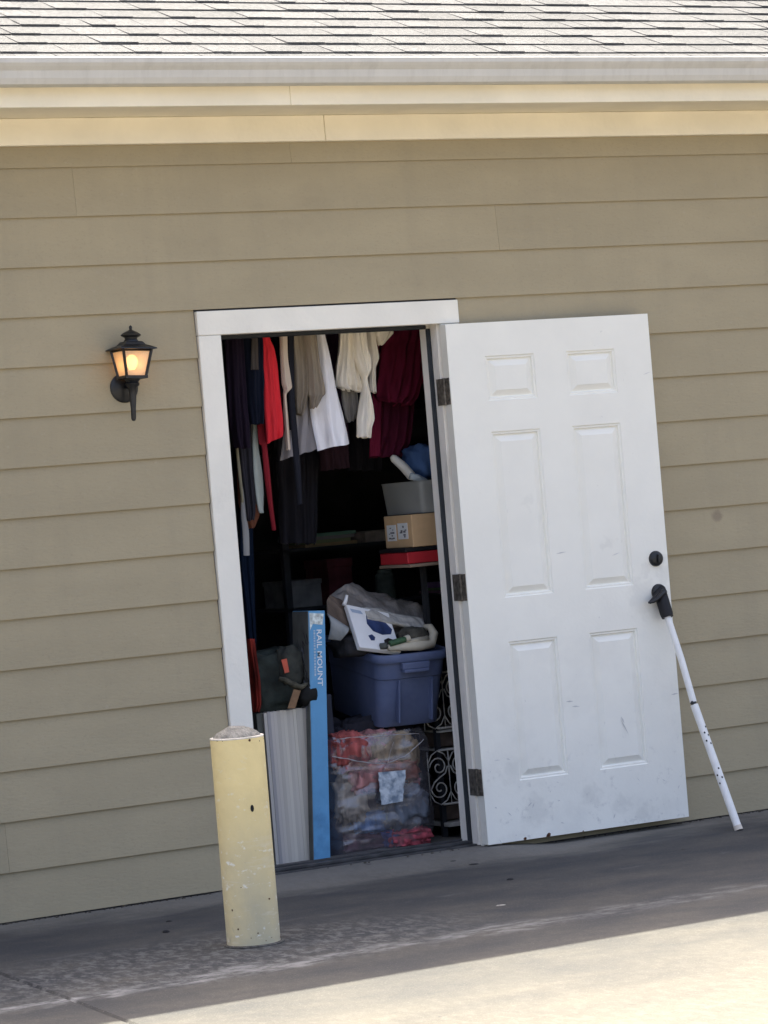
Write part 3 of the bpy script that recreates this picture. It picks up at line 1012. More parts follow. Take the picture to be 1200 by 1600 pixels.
G('red_tunic', 'bright red garment with rounded shoulder hanging near the left of the doorway', 'tunic', [(404, 505, 415, 505), (404, 528, 420, 528), (406, 545, 428, 545), (407, 570, 432, 570), (410, 620, 437, 620), (413, 655, 441, 655), (416, 694, 441, 679)], .33, .06, red, 1.1, .012, 5)
G('dark_red_scarf', 'long dark red scarf trailing down below the red garment', 'scarf', [(402, 505, 411, 505), (401, 600, 409, 600), (401, 660, 414, 660), (404, 693, 417, 693), (409, 697, 417, 697), (413, 745, 422, 745), (419, 790, 426, 790), (425, 829, 431, 828)], .37, .02, cloth('dark red cloth', (.20, .014, .022)), 1, .004, 6)
G('cream_shirt', 'slim beige shirt sleeve hanging between the red and taupe garments', 'shirt', [(436, 505, 448, 505), (438, 560, 449, 560), (440, 600, 455, 598), (443, 608, 456, 606), (443, 616, 446, 616), (444, 650, 449, 650), (448, 703, 453, 703)], .345, .03, cloth('beige linen', (.62, .52, .43)), 1.3, .008, 7)
G('grey_shirt', 'grey-lavender shirt hem hanging behind the white garment', 'shirt', [(440, 505, 500, 505), (450, 620, 500, 620), (448, 650, 500, 650), (439, 719, 470, 716), (440, 719, 498, 703)][:3] + [(438, 719, 499, 700)], .44, .05, cloth('grey lavender cloth', (.29, .275, .29)), 3, .010, 8)
G('navy_strap', 'narrow dark navy tie hanging down in front of the grey shirt', 'tie', [(449, 505, 459, 505), (451, 620, 460, 620), (457, 700, 467, 700), (462, 750, 471, 750), (465, 789, 472, 787)], .35, .015, cloth('ink navy cloth', (.016, .017, .024)), 1, .003, 9)
G('navy_strap', 'black trouser leg hanging directly under the beige sleeve', 'trousers', [(446, 505, 462, 505), (446, 600, 462, 600), (447, 640, 456, 640), (450, 672, 456, 672)], .385, .02, cloth('black cloth', (.010, .011, .016)), 1, .004, 10)
taupe = cloth('taupe cloth', (.31, .265, .21), .15)
G('taupe_skirt', 'pleated taupe skirt hanging left of the white garment', 'skirt', [(447, 505, 476, 505), (456, 560, 482, 560), (459, 610, 483, 610), (460, 636, 474, 645), (462, 645, 470, 649)], .375, .05, taupe, 3.2, .016, 11)
G('taupe_blouse', 'taupe blouse whose creased hem ends over the white garment', 'blouse', [(474, 505, 492, 505), (478, 560, 499, 560), (481, 600, 506, 599), (482, 618, 508, 616), (484, 622, 502, 622), (485, 640, 494, 636)], .345, .05, taupe, 2.2, .013, 12)
G('white_shirt', 'long white shirt hanging in the middle of the doorway, slanting right', 'shirt', [(484, 505, 502, 505), (486, 560, 516, 560), (486, 610, 526, 608), (485, 640, 534, 636), (489, 665, 541, 662), (497, 704, 548, 692)], .395, .07, cloth('bright white cloth', (.90, .89, .93), .03), 1.1, .014, 13)
G('dark_blouse', 'dark violet garment hanging between the white shirt and the ivory blouses', 'blouse', [(502, 505, 536, 505), (508, 560, 534, 560), (520, 640, 538, 640), (526, 690, 546, 690)], .52, .05, cloth('dark violet cloth', (.030, .014, .032)), 2, .012, 14)
ivory = cloth('ivory cloth', (.88, .82, .71), .08)
G('ivory_blouse', 'gathered ivory blouse hanging right of the white shirt', 'blouse', [(531, 505, 552, 505), (530, 545, 554, 545), (527, 575, 557, 575), (526, 603, 562, 602), (533, 608, 562, 612)], .42, .06, ivory, 2.6, .018, 15)
G('ivory_blouse', 'ruffle-cuffed ivory blouse with a long twisted tail, right of the gathered one', 'blouse', [(550, 505, 570, 505), (552, 545, 574, 545), (554, 560, 578, 558), (560, 578, 579, 575), (566, 590, 572, 590), (566, 610, 574, 606), (562, 635, 580, 630), (559, 655, 583, 655), (559, 670, 578, 668), (559, 682, 577, 684)], .385, .055, ivory, 1.7, .015, 16)
G('ivory_blouse', 'ivory sleeve hanging nearest the maroon gown', 'sleeve', [(571, 505, 583, 505), (574, 540, 588, 540), (576, 562, 592, 560), (578, 575, 585, 574), (576, 600, 586, 598), (577, 612, 587, 614)], .43, .04, ivory, 1.5, .012, 17)
G('ivory_blouse', 'small pointed ivory cloth at the top beside the maroon gown', 'cloth', [(586, 505, 615, 505), (586, 521, 615, 520), (589, 530, 607, 529), (592, 540, 597, 539)], .41, .04, ivory, 1.5, .010, 18)
G('grey_blouse', 'grey slip hanging under the gathered ivory blouse', 'slip', [(532, 505, 552, 505), (532, 600, 556, 600), (534, 630, 560, 630), (537, 650, 560, 648), (543, 660, 552, 658)], .47, .04, cloth('warm grey cloth', (.26, .24, .215)), 2, .012, 19)
maroon = cloth('maroon cloth', (.18, .016, .048), .25)
G('maroon_gown', 'deep maroon pleated gown hanging beside the right jamb', 'gown', [(606, 505, 662, 505), (598, 530, 662, 530), (592, 545, 662, 545), (589, 590, 660, 590), (588, 618, 650, 622), (594, 628, 634, 634)], .56, .12, maroon, 5, .022, 20)
G('maroon_gown', 'lower skirt of dark maroon cloth hanging behind the ivory tail', 'gown', [(590, 505, 655, 505), (590, 600, 650, 600), (586, 640, 646, 640), (584, 690, 640, 690), (580, 714, 630, 712)], .64, .10, cloth('dark maroon cloth', (.10, .013, .036), .25), 4, .022, 21)
G('maroon_strip', 'narrow maroon sash hanging left of the dark maroon skirt', 'sash', [(582, 505, 598, 505), (584, 600, 600, 600), (580, 660, 597, 660), (577, 714, 596, 711)], .60, .03, maroon, 1, .008, 22)
G('plum_skirt', 'dim plum skirt hem showing under the white shirt', 'skirt', [(496, 505, 540, 505), (498, 690, 542, 690), (502, 736, 546, 730)], .74, .06, cloth('dim plum cloth', (.05, .025, .035)), 5, .014, 23)
G('sage_cloth', 'pale sage towel hanging low at left, narrow and pointed', 'towel', [(398, 505, 404, 505), (394, 690, 402, 690), (396, 740, 410, 740), (399, 770, 412, 770), (403, 796, 411, 796), (405, 802, 412, 801)], .405, .02, cloth('sage cloth', (.42, .46, .43)), 1, .005, 24)
G('rust_cloth', 'rust brown cloth bunched below the charcoal trousers', 'cloth', [(372, 505, 384, 505), (370, 740, 380, 740), (372, 788, 404, 790), (380, 808, 406, 806), (388, 826, 398, 824)], .44, .03, cloth('rust brown cloth', (.16, .06, .035)), 1, .006, 25)
G('olive_strap', 'thin olive strap hanging along the left jamb', 'strap', [(362, 505, 366, 505), (367, 690, 371, 690), (372, 740, 377, 740), (377, 785, 381, 785)], .38, .01, cloth('olive cloth', (.22, .20, .14)), 1, .002, 26)
G('grey_strip', 'short grey towel end hanging lowest beside the left jamb', 'towel', [(374, 505, 380, 505), (376, 800, 384, 800), (379, 830, 389, 830), (380, 868, 390, 868)], .39, .015, cloth('mid grey cloth', (.28, .28, .28)), 1, .003, 27)
G('brown_grey_cloth', 'grey-brown shirt tail hanging between the charcoal trousers and sage towel', 'shirt', [(386, 505, 398, 505), (388, 660, 402, 660), (392, 690, 400, 690), (396, 730, 404, 730), (399, 788, 404, 788)], .415, .02, cloth('taupe grey cloth', (.12, .105, .10)), 1, .005, 28)
G('blue_robe', 'very dark blue robe hanging to the floor along the left jamb', 'robe', [(368, 505, 384, 505), (372, 870, 396, 870), (382, 950, 398, 950), (388, 1005, 400, 1005)], .50, .04, cloth('night blue cloth', (.004, .010, .026)), 2, .008, 29)

# ---- fluted stack of vertical blind slats standing on the floor
P0 = at(412, 1113, .30)
P1 = at(487, 1106, .30)
zt_ = P0.z
SB = empty('slat_bundle', (P0.x, .30, FLOOR), 'tall bundle of pale grey vertical blind slats standing inside the threshold behind the bollard', 'blind slats')
wS = P1.x - P0.x
tones = [(.40, .395, .40), (.28, .28, .31), (.40, .39, .40), (.43, .42, .42), (.38, .37, .365), (.43, .42, .41), (.46, .45, .435), (.39, .38, .37), (.42, .41, .40), (.44, .43, .41), (.36, .35, .34), (.38, .37, .355), (.31, .30, .29), (.27, .26, .25), (.20, .195, .185)]
ns = len(tones)
rg = random.Random(2)
for i, tcol in enumerate(tones):
    tcol = tuple(min(.9, q * k_) for q, k_ in zip(tcol, (1.36, 1.30, 1.18)))
    a, b = wS * i / ns, wS * (i + 1) / ns
    yo = rg.uniform(-.001, .001)
    m = MB().box((a + .0001, yo, 0), (b - .0001, yo + .17, zt_ - FLOOR - rg.uniform(0, .004)))
    m.build('slat', mat('slat tone', tcol, .45, .05, 12, stretch=(1, 1, .1)), SB)
MB().box((-.026, .012, .0), (-.001, .17, zt_ - FLOOR - .004)).build('slat', mat('dim slat', (.11, .115, .10), .7, .1), SB, bevel=.002, seg=1)
# dark case behind it
MB_ = MB().box((0, 0, 0), (.10, .16, .63)).build('dark_case', mat('navy case', (.022, .026, .045), .6, .2), None, bevel=.006, loc=(P1.x + .006, .33, FLOOR))
tag(MB_, 'narrow dark navy case wedged between the grey slats and the blue box', 'case')

# ---- dark tool bag on the slats
bgp = at(395, 1108, .33)
bgr = at(492, 1098, .33)
bgt = at(440, 1003, .36)
BG = empty('tool_bag', (bgp.x, .36, zt_), 'black-green tool bag with orange tag and tan strap sitting on the grey slats', 'bag')
wB, hB = bgr.x - bgp.x, bgt.z - zt_


def blob(mb, c, s, n1=18, n2=12, seed=0, rough=.25, freq=2.2, flat=None, crease_=0):
    """rumpled soft lump"""
    base = len(mb.v)
    for i in range(n2 + 1):
        th = math.pi * i / n2
        for k in range(n1):
            ph = 2 * math.pi * k / n1
            d = Vector((math.sin(th) * math.cos(ph), math.sin(th) * math.sin(ph), math.cos(th)))
            # box-like superellipsoid
            e = .7 if flat is None else flat
            dd = Vector([math.copysign(abs(q) ** e, q) for q in d])
            r = 1 + rough * (mnoise.noise(d * freq + Vector((seed, 0, 0))) + .5 * mnoise.noise(d * freq * 2.4 + Vector((0, seed, 0))))
            if crease_: r += crease_ * (.5 - abs(mnoise.noise(Vector((d.x * 3, d.y * 3, d.z * 1.4)) * 1.7 + Vector((seed, seed, 0)))) * 3.2 - .5 * abs(mnoise.noise(d * 7 + Vector((seed, 0, seed)))))
            mb.v.append((c[0] + dd.x * s[0] * r, c[1] + dd.y * s[1] * r, c[2] + dd.z * s[2] * r))
    for i in range(n2):
        for k in range(n1):
            k2 = (k + 1) % n1
            mb.f.append((base + i * n1 + k, base + (i + 1) * n1 + k, base + (i + 1) * n1 + k2, base + i * n1 + k2))
    return mb


dg = mat('black green canvas', (.020, .026, .022), .8, .5, 12, bump=.5, bscale=40)
m = blob(MB(), (wB * .45, .02, hB * .42), (wB * .42, .075, hB * .47), 30, 20, seed=1, rough=.18, flat=.5)
m.build('bag_body', dg, BG, smooth=True)
m = blob(MB(), (wB * .62, -.04, hB * .62), (wB * .20, .03, hB * .30), 20, 14, seed=5, rough=.2, flat=.6)
m.build('side_pocket', mat('dusty green canvas', (.036, .038, .032), .85, .4, 20, bump=.5, bscale=40), BG, smooth=True)
m = blob(MB(), (wB * .84, -.05, hB * .19), (wB * .17, .05, hB * .17), 32, 22, seed=8, rough=.12, freq=1.5, flat=.85)
m.build('end_flap', mat('black canvas', (.010, .010, .010), .8, .3), BG, smooth=True)


def bagp(px, py, y):
    q = at(px, py, y)
    return q - Vector((bgp.x, .36, zt_))


m = MB()
m.add([bagp(439.5, 1031, .285), bagp(448, 1029, .285), bagp(452, 1050, .285), bagp(445, 1052, .285), bagp(439.5, 1031, .289), bagp(448, 1029, .289), bagp(452, 1050, .289), bagp(445, 1052, .289)],
      [(0, 1, 2, 3), (7, 6, 5, 4), (0, 4, 5, 1), (1, 5, 6, 2), (2, 6, 7, 3), (3, 7, 4, 0)])
m.build('orange_tag', mat('orange red tag', (.62, .12, .07), .6), BG)
m = MB()
m.add([bagp(459, 1077, .250), bagp(470, 1079, .250), bagp(461, 1107, .262), bagp(449, 1107, .262), bagp(459, 1077, .262), bagp(470, 1079, .262), bagp(461, 1107, .274), bagp(449, 1107, .274)],
      [(0, 1, 2, 3), (7, 6, 5, 4), (0, 4, 5, 1), (1, 5, 6, 2), (2, 6, 7, 3), (3, 7, 4, 0)])
m.build('tan_strap', mat('tan leather strap', (.25, .15, .085), .7, .15, 40), BG)
m = MB().tube([bagp(436, 1060, .27), bagp(446, 1063, .262), bagp(458, 1070, .258), bagp(470, 1074, .262), bagp(480, 1068, .28)], [.008, .011, .012, .011, .007], 10)
m.build('rolled_handle', mat('dusty olive webbing', (.075, .07, .05), .85, .4, 40), BG, smooth=True)

# red cloth at the far left
o = garment('red_bag', 'red-orange cloth bag bunched at the left jamb beside the black tool bag', 'cloth bag', [(386, 998, 396, 998), (389, 1030, 400, 1030), (391, 1065, 406, 1065), (394, 1100, 407, 1100), (396, 1112, 404, 1112)], .31, .06, cloth('red orange cloth', (.17, .020, .014), .7, scale=30), 1.4, .012, 31)
o = MB().box((0, 0, 0), (.09, .12, .59)).build('storage_crate', mat('dark crate', (.02, .018, .02), .8), None, loc=(at(393, 1112, .34).x - .02, .34, FLOOR))
tag(o, 'dark crate against the left jamb under the red cloth bag', 'crate')

# ---- blue boxed rail kit
RB = empty('blue_box', (at(490, 1342, .265).x, .265, FLOOR), 'tall narrow blue cardboard carton printed in white, leaning toward the blue tote', 'carton')
wC, dC = .072, .135
q0, q1 = at(484, 951, .25), at(490, 1342, .265)
hC = .963
lean = math.asin((q0.x - q1.x) / hC)
RB.rotation_euler = (0, lean, 0)
side_m = mat('grey carton side', (.15, .155, .145), .75, .15, 15)
blue = mat('blue printed carton', (.13, .36, .62), .55, .06, 6, bump=.05)
overlay(blue, (.05, .16, .33), 9, .5, .75, (1, 1, 1), zlim=(.55, .2), amount=.55, seed=2)
overlay(blue, (.35, .55, .75), 14, .6, .75, (1, 1, .5), amount=.3, seed=3)
MB().box((0.0012, 0, 0), (wC, dC, hC)).build('carton_body', blue, RB, bevel=.0015, seg=1)
MB().box((-.0012, .0015, .002), (.0010, dC - .001, hC - .002)).build('carton_side', side_m, RB)
pr = MB()
rg = random.Random(11)
for i in range(26):
    yy0, z0 = rg.uniform(.012, .10), rg.uniform(.66, .88)
    a = rg.uniform(.8, 1.5)
    L = rg.uniform(.015, .05)
    w2 = rg.uniform(.002, .006)
    pr.add([(-.0020, yy0, z0), (-.0020, yy0 + w2, z0), (-.0020, yy0 + w2 + .02 * math.cos(a * 2), z0 - L), (-.0020, yy0 + .02 * math.cos(a * 2), z0 - L)], [(0, 1, 2, 3)])
pr.build('side_print', mat('black print', (.03, .03, .035), .7), RB)
pr = MB()
for i in range(12):
    yy0, z0 = rg.uniform(.012, .09), rg.uniform(.60, .84)
    pr.add([(-.0017, yy0, z0), (-.0017, yy0 + .022, z0 + .01), (-.0017, yy0 + .03, z0 - .05), (-.0017, yy0 + .006, z0 - .06)], [(0, 1, 2, 3)])
pr.build('side_picture', mat('pale picture print', (.25, .25, .28), .7), RB)
pale = mat('pale picture on carton', (.62, .68, .66), .5, .35, 60)
MB().add([(.004, -.0012, hC - .008), (wC - .006, -.0012, hC - .012), (wC - .012, -.0012, hC - .055), (.018, -.0012, hC - .050), (.006, -.0012, hC - .075)], [(0, 1, 2, 3, 4)]).build('top_picture', pale, RB)
txt_m = mat('white print', (.80, .84, .88), .6, .05)


def text_part(body, size, loc, rot, parent, name, mt, sx=1.0, ext=.0003):
    cu = bpy.data.curves.new(name, 'FONT')
    cu.body = body
    cu.size = size
    cu.extrude = ext
    cu.offset = size * .012
    cu.resolution_u = 3
    ob = bpy.data.objects.new(name, cu)
    COL.objects.link(ob)
    bpy.context.view_layer.update()
    me = bpy.data.meshes.new_from_object(ob.evaluated_get(bpy.context.evaluated_depsgraph_get()))
    bpy.data.objects.remove(ob)
    me.materials.clear()
    me.materials.append(mt)
    o = bpy.data.objects.new(name, me)
    COL.objects.link(o)
    o.parent = parent
    o.location = loc
    o.rotation_euler = rot
    o.scale = (sx, 1, 1)
    return o


# reads from the top downward, letter tops to the right
text_part('RAIL MOUNT', .0305, (.034, -.0016, hC - .070), (math.radians(90), math.radians(90), 0), RB, 'lettering', txt_m, 1.20)
ul = MB()
z = hC - .075
while z > hC - .245:
    L = rg.uniform(.004, .010)
    ul.box((.020, -.0018, z - L), (.0275, -.0012, z))
    ul.box((.0215, -.0019, z - L * .6), (.0265, -.0011, z - L * .3))
    z -= L + rg.uniform(.0018, .004)
ul.build('small_print', mat('faint white print', (.50, .62, .74), .6), RB)

# ---- see-through bag of mixed clothes on the floor
ql, qr = at(518, 1240, .26), at(688, 1240, .26)
zb1 = at(600, 1145, .26).z
wBag = qr.x - ql.x
BC = Vector(((ql.x + qr.x) / 2, .26 + .21, FLOOR))
cols = [('brick red', (.38, .07, .06)), ('dusty rose', (.42, .17, .16)), ('mustard brown', (.36, .25, .12)), ('steel blue', (.10, .24, .50)), ('slate grey', (.13, .15, .19)), ('dark plum', (.13, .06, .08)), ('indigo', (.09, .09, .28)),
        ('taupe', (.17, .15, .12)), ('sky white', (.42, .50, .60)), ('moss', (.22, .24, .15)), ('crimson', (.50, .06, .09)), ('charcoal', (.06, .06, .07)), ('sand', (.3, .25, .18)), ('rust', (.34, .10, .06))]
# (px, py) of the lump's middle, half sizes px, colour
lumps = [(540, 1175, 24, 24, 0, 'crumpled brick red cloth at the top left inside the clear bag'), (585, 1165, 28, 20, 1, 'dusty rose cloth at the top middle inside the clear bag'), (652, 1175, 30, 30, 2, 'mustard brown cloth at the top right inside the clear bag'),
         (610, 1205, 30, 16, 13, 'rust red cloth at the upper centre inside the clear bag'), (568, 1215, 26, 20, 1, 'rose pink cloth rolled left of centre inside the clear bag'), (662, 1218, 20, 14, 10, 'crimson cloth by the right edge inside the clear bag'),
         (608, 1232, 20, 24, 8, 'pale blue-white print cloth in the middle of the clear bag'), (542, 1245, 20, 32, 7, 'taupe cloth folded upright at the left inside the clear bag'), (655, 1258, 27, 27, 4, 'slate grey cloth at the right inside the clear bag'),
         (580, 1282, 30, 16, 3, 'steel blue cloth at the lower left inside the clear bag'), (612, 1275, 16, 26, 9, 'moss green cloth below the white print cloth inside the clear bag'), (618, 1308, 20, 14, 6, 'indigo cloth at the bottom centre inside the clear bag'),
         (660, 1303, 26, 14, 10, 'crimson red cloth at the bottom right inside the clear bag'), (560, 1315, 40, 18, 5, 'dark plum cloth along the bottom left inside the clear bag'), (600, 1192, 70, 60, 11, 'charcoal cloth at the back inside the clear bag')]
for i, (px, py, hx, hy, ci, lab) in enumerate(lumps):
    Yl = .325 + .022 * ((i * 7) % 4) if ci != 11 else .46
    q = at(px, py, Yl)
    sx_, sz_ = hx / 366 * 1.3, hy / 420 * 1.3
    sz_ = min(sz_, q.z - FLOOR - .004)
    q.x = max(ql.x + sx_ * .96 + .012, min(qr.x - sx_ * 1.12 - .03, q.x))
    m = blob(MB(), (0, 0, 0), (sx_, .07 if ci != 11 else .09, sz_), 44, 32, seed=i * 3.3, rough=.22, freq=2.8, flat=.6, crease_=.16)
    o = m.build('folded_cloth', cloth(cols[ci][0] + ' cloth', tuple(.85 * q + .18 * (sum(cols[ci][1]) / 3) for q in cols[ci][1]), .45, scale=26), None, smooth=True, loc=(q.x, Yl, max(q.z, FLOOR + sz_ * 1.12)))
    tag(o, lab, 'cloth', 'clothes packed in the clear bag')
# a fill of cloth that carries the tote
o = blob(MB(), (0, 0, 0), (wBag * .46, .16, .215), 30, 20, seed=77, rough=.12, flat=.45).build('folded_cloth', cloth('dim mixed cloth', (.10, .07, .075), .6, scale=10), None, smooth=True, loc=(BC.x, .52, FLOOR + .225))
tag(o, 'large dim purple-brown bundle filling the back of the clear bag', 'cloth', 'clothes packed in the clear bag')
pm = bpy.data.materials.new('crinkled clear plastic film')
pm.use_nodes = True
n_, l_ = pm.node_tree.nodes, pm.node_tree.links
n_.remove(n_['Principled BSDF'])
out = n_['Material Output']
tc = n_.new('ShaderNodeTexCoord')
mp = n_.new('ShaderNodeMapping'); mp.inputs['Scale'].default_value = (1, 1, 1.3); mp.inputs['Rotation'].default_value = (.3, .5, .2)
l_.new(tc.outputs['Object'], mp.inputs[0])
rn = n_.new('ShaderNodeTexNoise'); rn.noise_type = 'RIDGED_MULTIFRACTAL'; rn.inputs['Scale'].default_value = 9; rn.inputs['Detail'].default_value = 3
l_.new(mp.outputs[0], rn.inputs[0])
mr_ = n_.new('ShaderNodeMapRange'); mr_.inputs[1].default_value = .55; mr_.inputs[2].default_value = 1.6; mr_.inputs[3].default_value = .12; mr_.inputs[4].default_value = .44
l_.new(rn.outputs[0], mr_.inputs[0])
bm_ = n_.new('ShaderNodeBump'); bm_.inputs['Strength'].default_value = .8; bm_.inputs['Distance'].default_value = .02
l_.new(rn.outputs[0], bm_.inputs['Height'])
tr = n_.new('ShaderNodeBsdfTransparent'); tr.inputs[0].default_value = (.93, .93, .94, 1)
df = n_.new('ShaderNodeBsdfDiffuse'); df.inputs[0].default_value = (.36, .335, .36, 1)
gl = n_.new('ShaderNodeBsdfGlossy'); gl.inputs['Roughness'].default_value = .30; gl.inputs[0].default_value = (.85, .85, .9, 1)
l_.new(bm_.outputs[0], gl.inputs['Normal'])
m1 = n_.new('ShaderNodeMixShader'); m2 = n_.new('ShaderNodeMixShader')
l_.new(mr_.outputs[0], m1.inputs[0]); l_.new(tr.outputs[0], m1.inputs[1]); l_.new(df.outputs[0], m1.inputs[2])
m2.inputs[0].default_value = .12
l_.new(m1.outputs[0], m2.inputs[1]); l_.new(gl.outputs[0], m2.inputs[2]); l_.new(m2.outputs[0], out.inputs[0])
hbag = zb1 - FLOOR
m = MB()
nn1, nn2 = 120, 70
for i in range(nn2 + 1):
    v = i / nn2
    for k in range(nn1):
        ph = 2 * math.pi * k / nn1
        cx0, cy0 = math.cos(ph), math.sin(ph)
        e = .35
        X = math.copysign(abs(cx0) ** e, cx0) * wBag * .5
        Yy = math.copysign(abs(cy0) ** e, cy0) * .235
        sq = 1 - .06 * (1 - min(1, v * 6)) - .05 * max(0, (v - .9) * 10)
        r = 1 + .04 * mnoise.noise(Vector((X * 12, Yy * 12, v * 7))) - .045 * abs(mnoise.noise(Vector((X * 9 + v * 4, Yy * 9, v * 9 - X * 6)))) - .02 * abs(mnoise.noise(Vector((X * 26 - v * 9, Yy * 26, v * 20))))
        zz = v * hbag + .012 * mnoise.noise(Vector((X * 9, Yy * 9, 3))) * v
        m.v.append((X * sq * r, Yy * sq * r, zz + .004))
for i in range(nn2):
    for k in range(nn1):
        k2 = (k + 1) % nn1
        m.f.append((i * nn1 + k, i * nn1 + k2, (i + 1) * nn1 + k2, (i + 1) * nn1 + k))
PB = m.build('plastic_bag', pm, None, smooth=True, loc=(BC.x, BC.y + .02, FLOOR))
tag(PB, 'large clear crinkled plastic bag packed with coloured clothes under the blue tote', 'plastic bag')
# bright creases: drawn-up ridges of the film
cr_m = mat('milky plastic crease', (.40, .38, .385), .35, .1, spec=.6)
cm = MB()


def crease(pts, r):
    P = [at(a, b, .235) - Vector(PB.location) for a, b in pts]
    for i in range(1, len(P) - 1): P[i].y += .004 * (i % 2)
    Q = []
    for a, b in zip(P[:-1], P[1:]):
        for q in range(4): Q.append(a.lerp(b, q / 4) + Vector((mnoise.noise(a * 40 + Vector((q, 0, 0))), 0, mnoise.noise(b * 40 + Vector((0, q, 0))))) * .004)
    Q.append(P[-1])
    cm.tube(Q, [r * .15 + r * .75 * abs(math.sin(i * 1.1 + r * 900)) for i in range(len(Q))], 6)


crease([(519, 1182), (545, 1186), (575, 1192), (605, 1193), (632, 1182), (650, 1168), (662, 1155)], .0028)
crease([(521, 1155), (550, 1152), (590, 1150), (625, 1148), (655, 1146)], .0022)
crease([(615, 1160), (610, 1176), (606, 1192)], .0013)
cm.build('film_crease', cr_m, PB, smooth=True)
bl = mat('blue and white printed film', (.26, .33, .42), .4, .2, 38, col2=(.60, .66, .72), fac=(.38, .62))
m = MB()
NU, NV = 8, 9
ca, cb, cc_, cd_ = at(591, 1207, .238), at(634, 1203, .236), at(629, 1252, .240), at(596, 1258, .240)
for i in range(NV + 1):
    for j in range(NU + 1):
        p = ca.lerp(cb, j / NU).lerp(cd_.lerp(cc_, j / NU), i / NV)
        p.y += .008 * mnoise.noise(Vector((j * .7, i * .7, 2)))
        p.x += .003 * mnoise.noise(Vector((0, i * .9, 5)))
        m.v.append(tuple(p - Vector(PB.location)))
m.v += [(a, b + .0012, c) for a, b, c in list(m.v)]
K = (NU + 1) * (NV + 1)
for i in range(NV):
    for j in range(NU):
        q = i * (NU + 1) + j
        m.f.append((q, q + 1, q + NU + 2, q + NU + 1))
        m.f.append((K + q, K + q + NU + 1, K + q + NU + 2, K + q + 1))
m.build('printed_label', bl, PB, smooth=True)

# ---- blue tote on the bag
T0 = at(589, 1022, .29)
TO = empty('storage_tote', (at(612, 1139, .29).x - .055, .30, at(612, 1139, .29).z - .004), 'dusty dark blue plastic storage tote resting on the clear bag of clothes', 'storage tote')
TO.rotation_euler = (math.radians(9), math.radians(.5), math.radians(-2))
tb = mat('dusty blue tote plastic', (.105, .135, .245), .5, .1, 8, bump=.08, bscale=50, spec=.3)
overlay(tb, (.18, .205, .31), 5, .45, .75, amount=.5, seed=4)
TW, TD, TH = .325, .52, .295


def rrect(w, d, r, n=6, cx=0, cy=0):
    pts = []
    for (sx, sy, a0) in ((1, -1, -90), (1, 1, 0), (-1, 1, 90), (-1, -1, 180)):
        for i in range(n + 1):
            a = math.radians(a0 + 90 * i / n)
            pts.append((cx + sx * (w / 2 - r) + r * math.cos(a), cy + sy * (d / 2 - r) + r * math.sin(a)))
    return pts


m = MB()
lev = [(0, .80, .80, .03), (.006, .82, .82, .035), (.15, .885, .885, .045), (.192, .90, .90, .045), (.196, .925, .925, .05), (.262, .95, .95, .05), (.264, 1.02, 1.01, .055), (.272, 1.035, 1.02, .055), (.290, 1.035, 1.02, .055), (TH, 1.02, 1.01, .05), (TH, .94, .95, .045), (.2, .90, .90, .04), (.02, .79, .79, .03)]
np_ = 28
for z, a, b, r in lev:
    for x, y in rrect(TW * a, TD * b, r, 6, TW / 2, TD / 2): m.v.append((x, y, z))
for i in range(len(lev) - 1):
    for k in range(np_):
        k2 = (k + 1) % np_
        m.f.append((i * np_ + k, i * np_ + k2, (i + 1) * np_ + k2, (i + 1) * np_ + k))
m.f.append(tuple(range(np_))[::-1])
m.f.append(tuple((len(lev) - 1) * np_ + k for k in range(np_)))
m.build('tote_body', tb, TO, smooth='auto')
m = MB().box((TW * .5 - .055, -.017, .222), (TW * .5 + .055, .02, .236))
m.box((TW * .5 - .060, -.012, .236), (TW * .5 + .060, .02, .262))
m.build('tote_handle', tb, TO, bevel=.004)
for xx in (.10, .245):
    MB().box((xx - .004, .010 , .02), (xx + .004, .04, .19)).build('tote_rib', tb, TO, bevel=.003)
bpy.context.view_layer.update()
TM = TO.matrix_world.copy()

# ---- heap on top of the tote
grey = cloth('grey brown canvas', (.32, .285, .255), .35, scale=9)


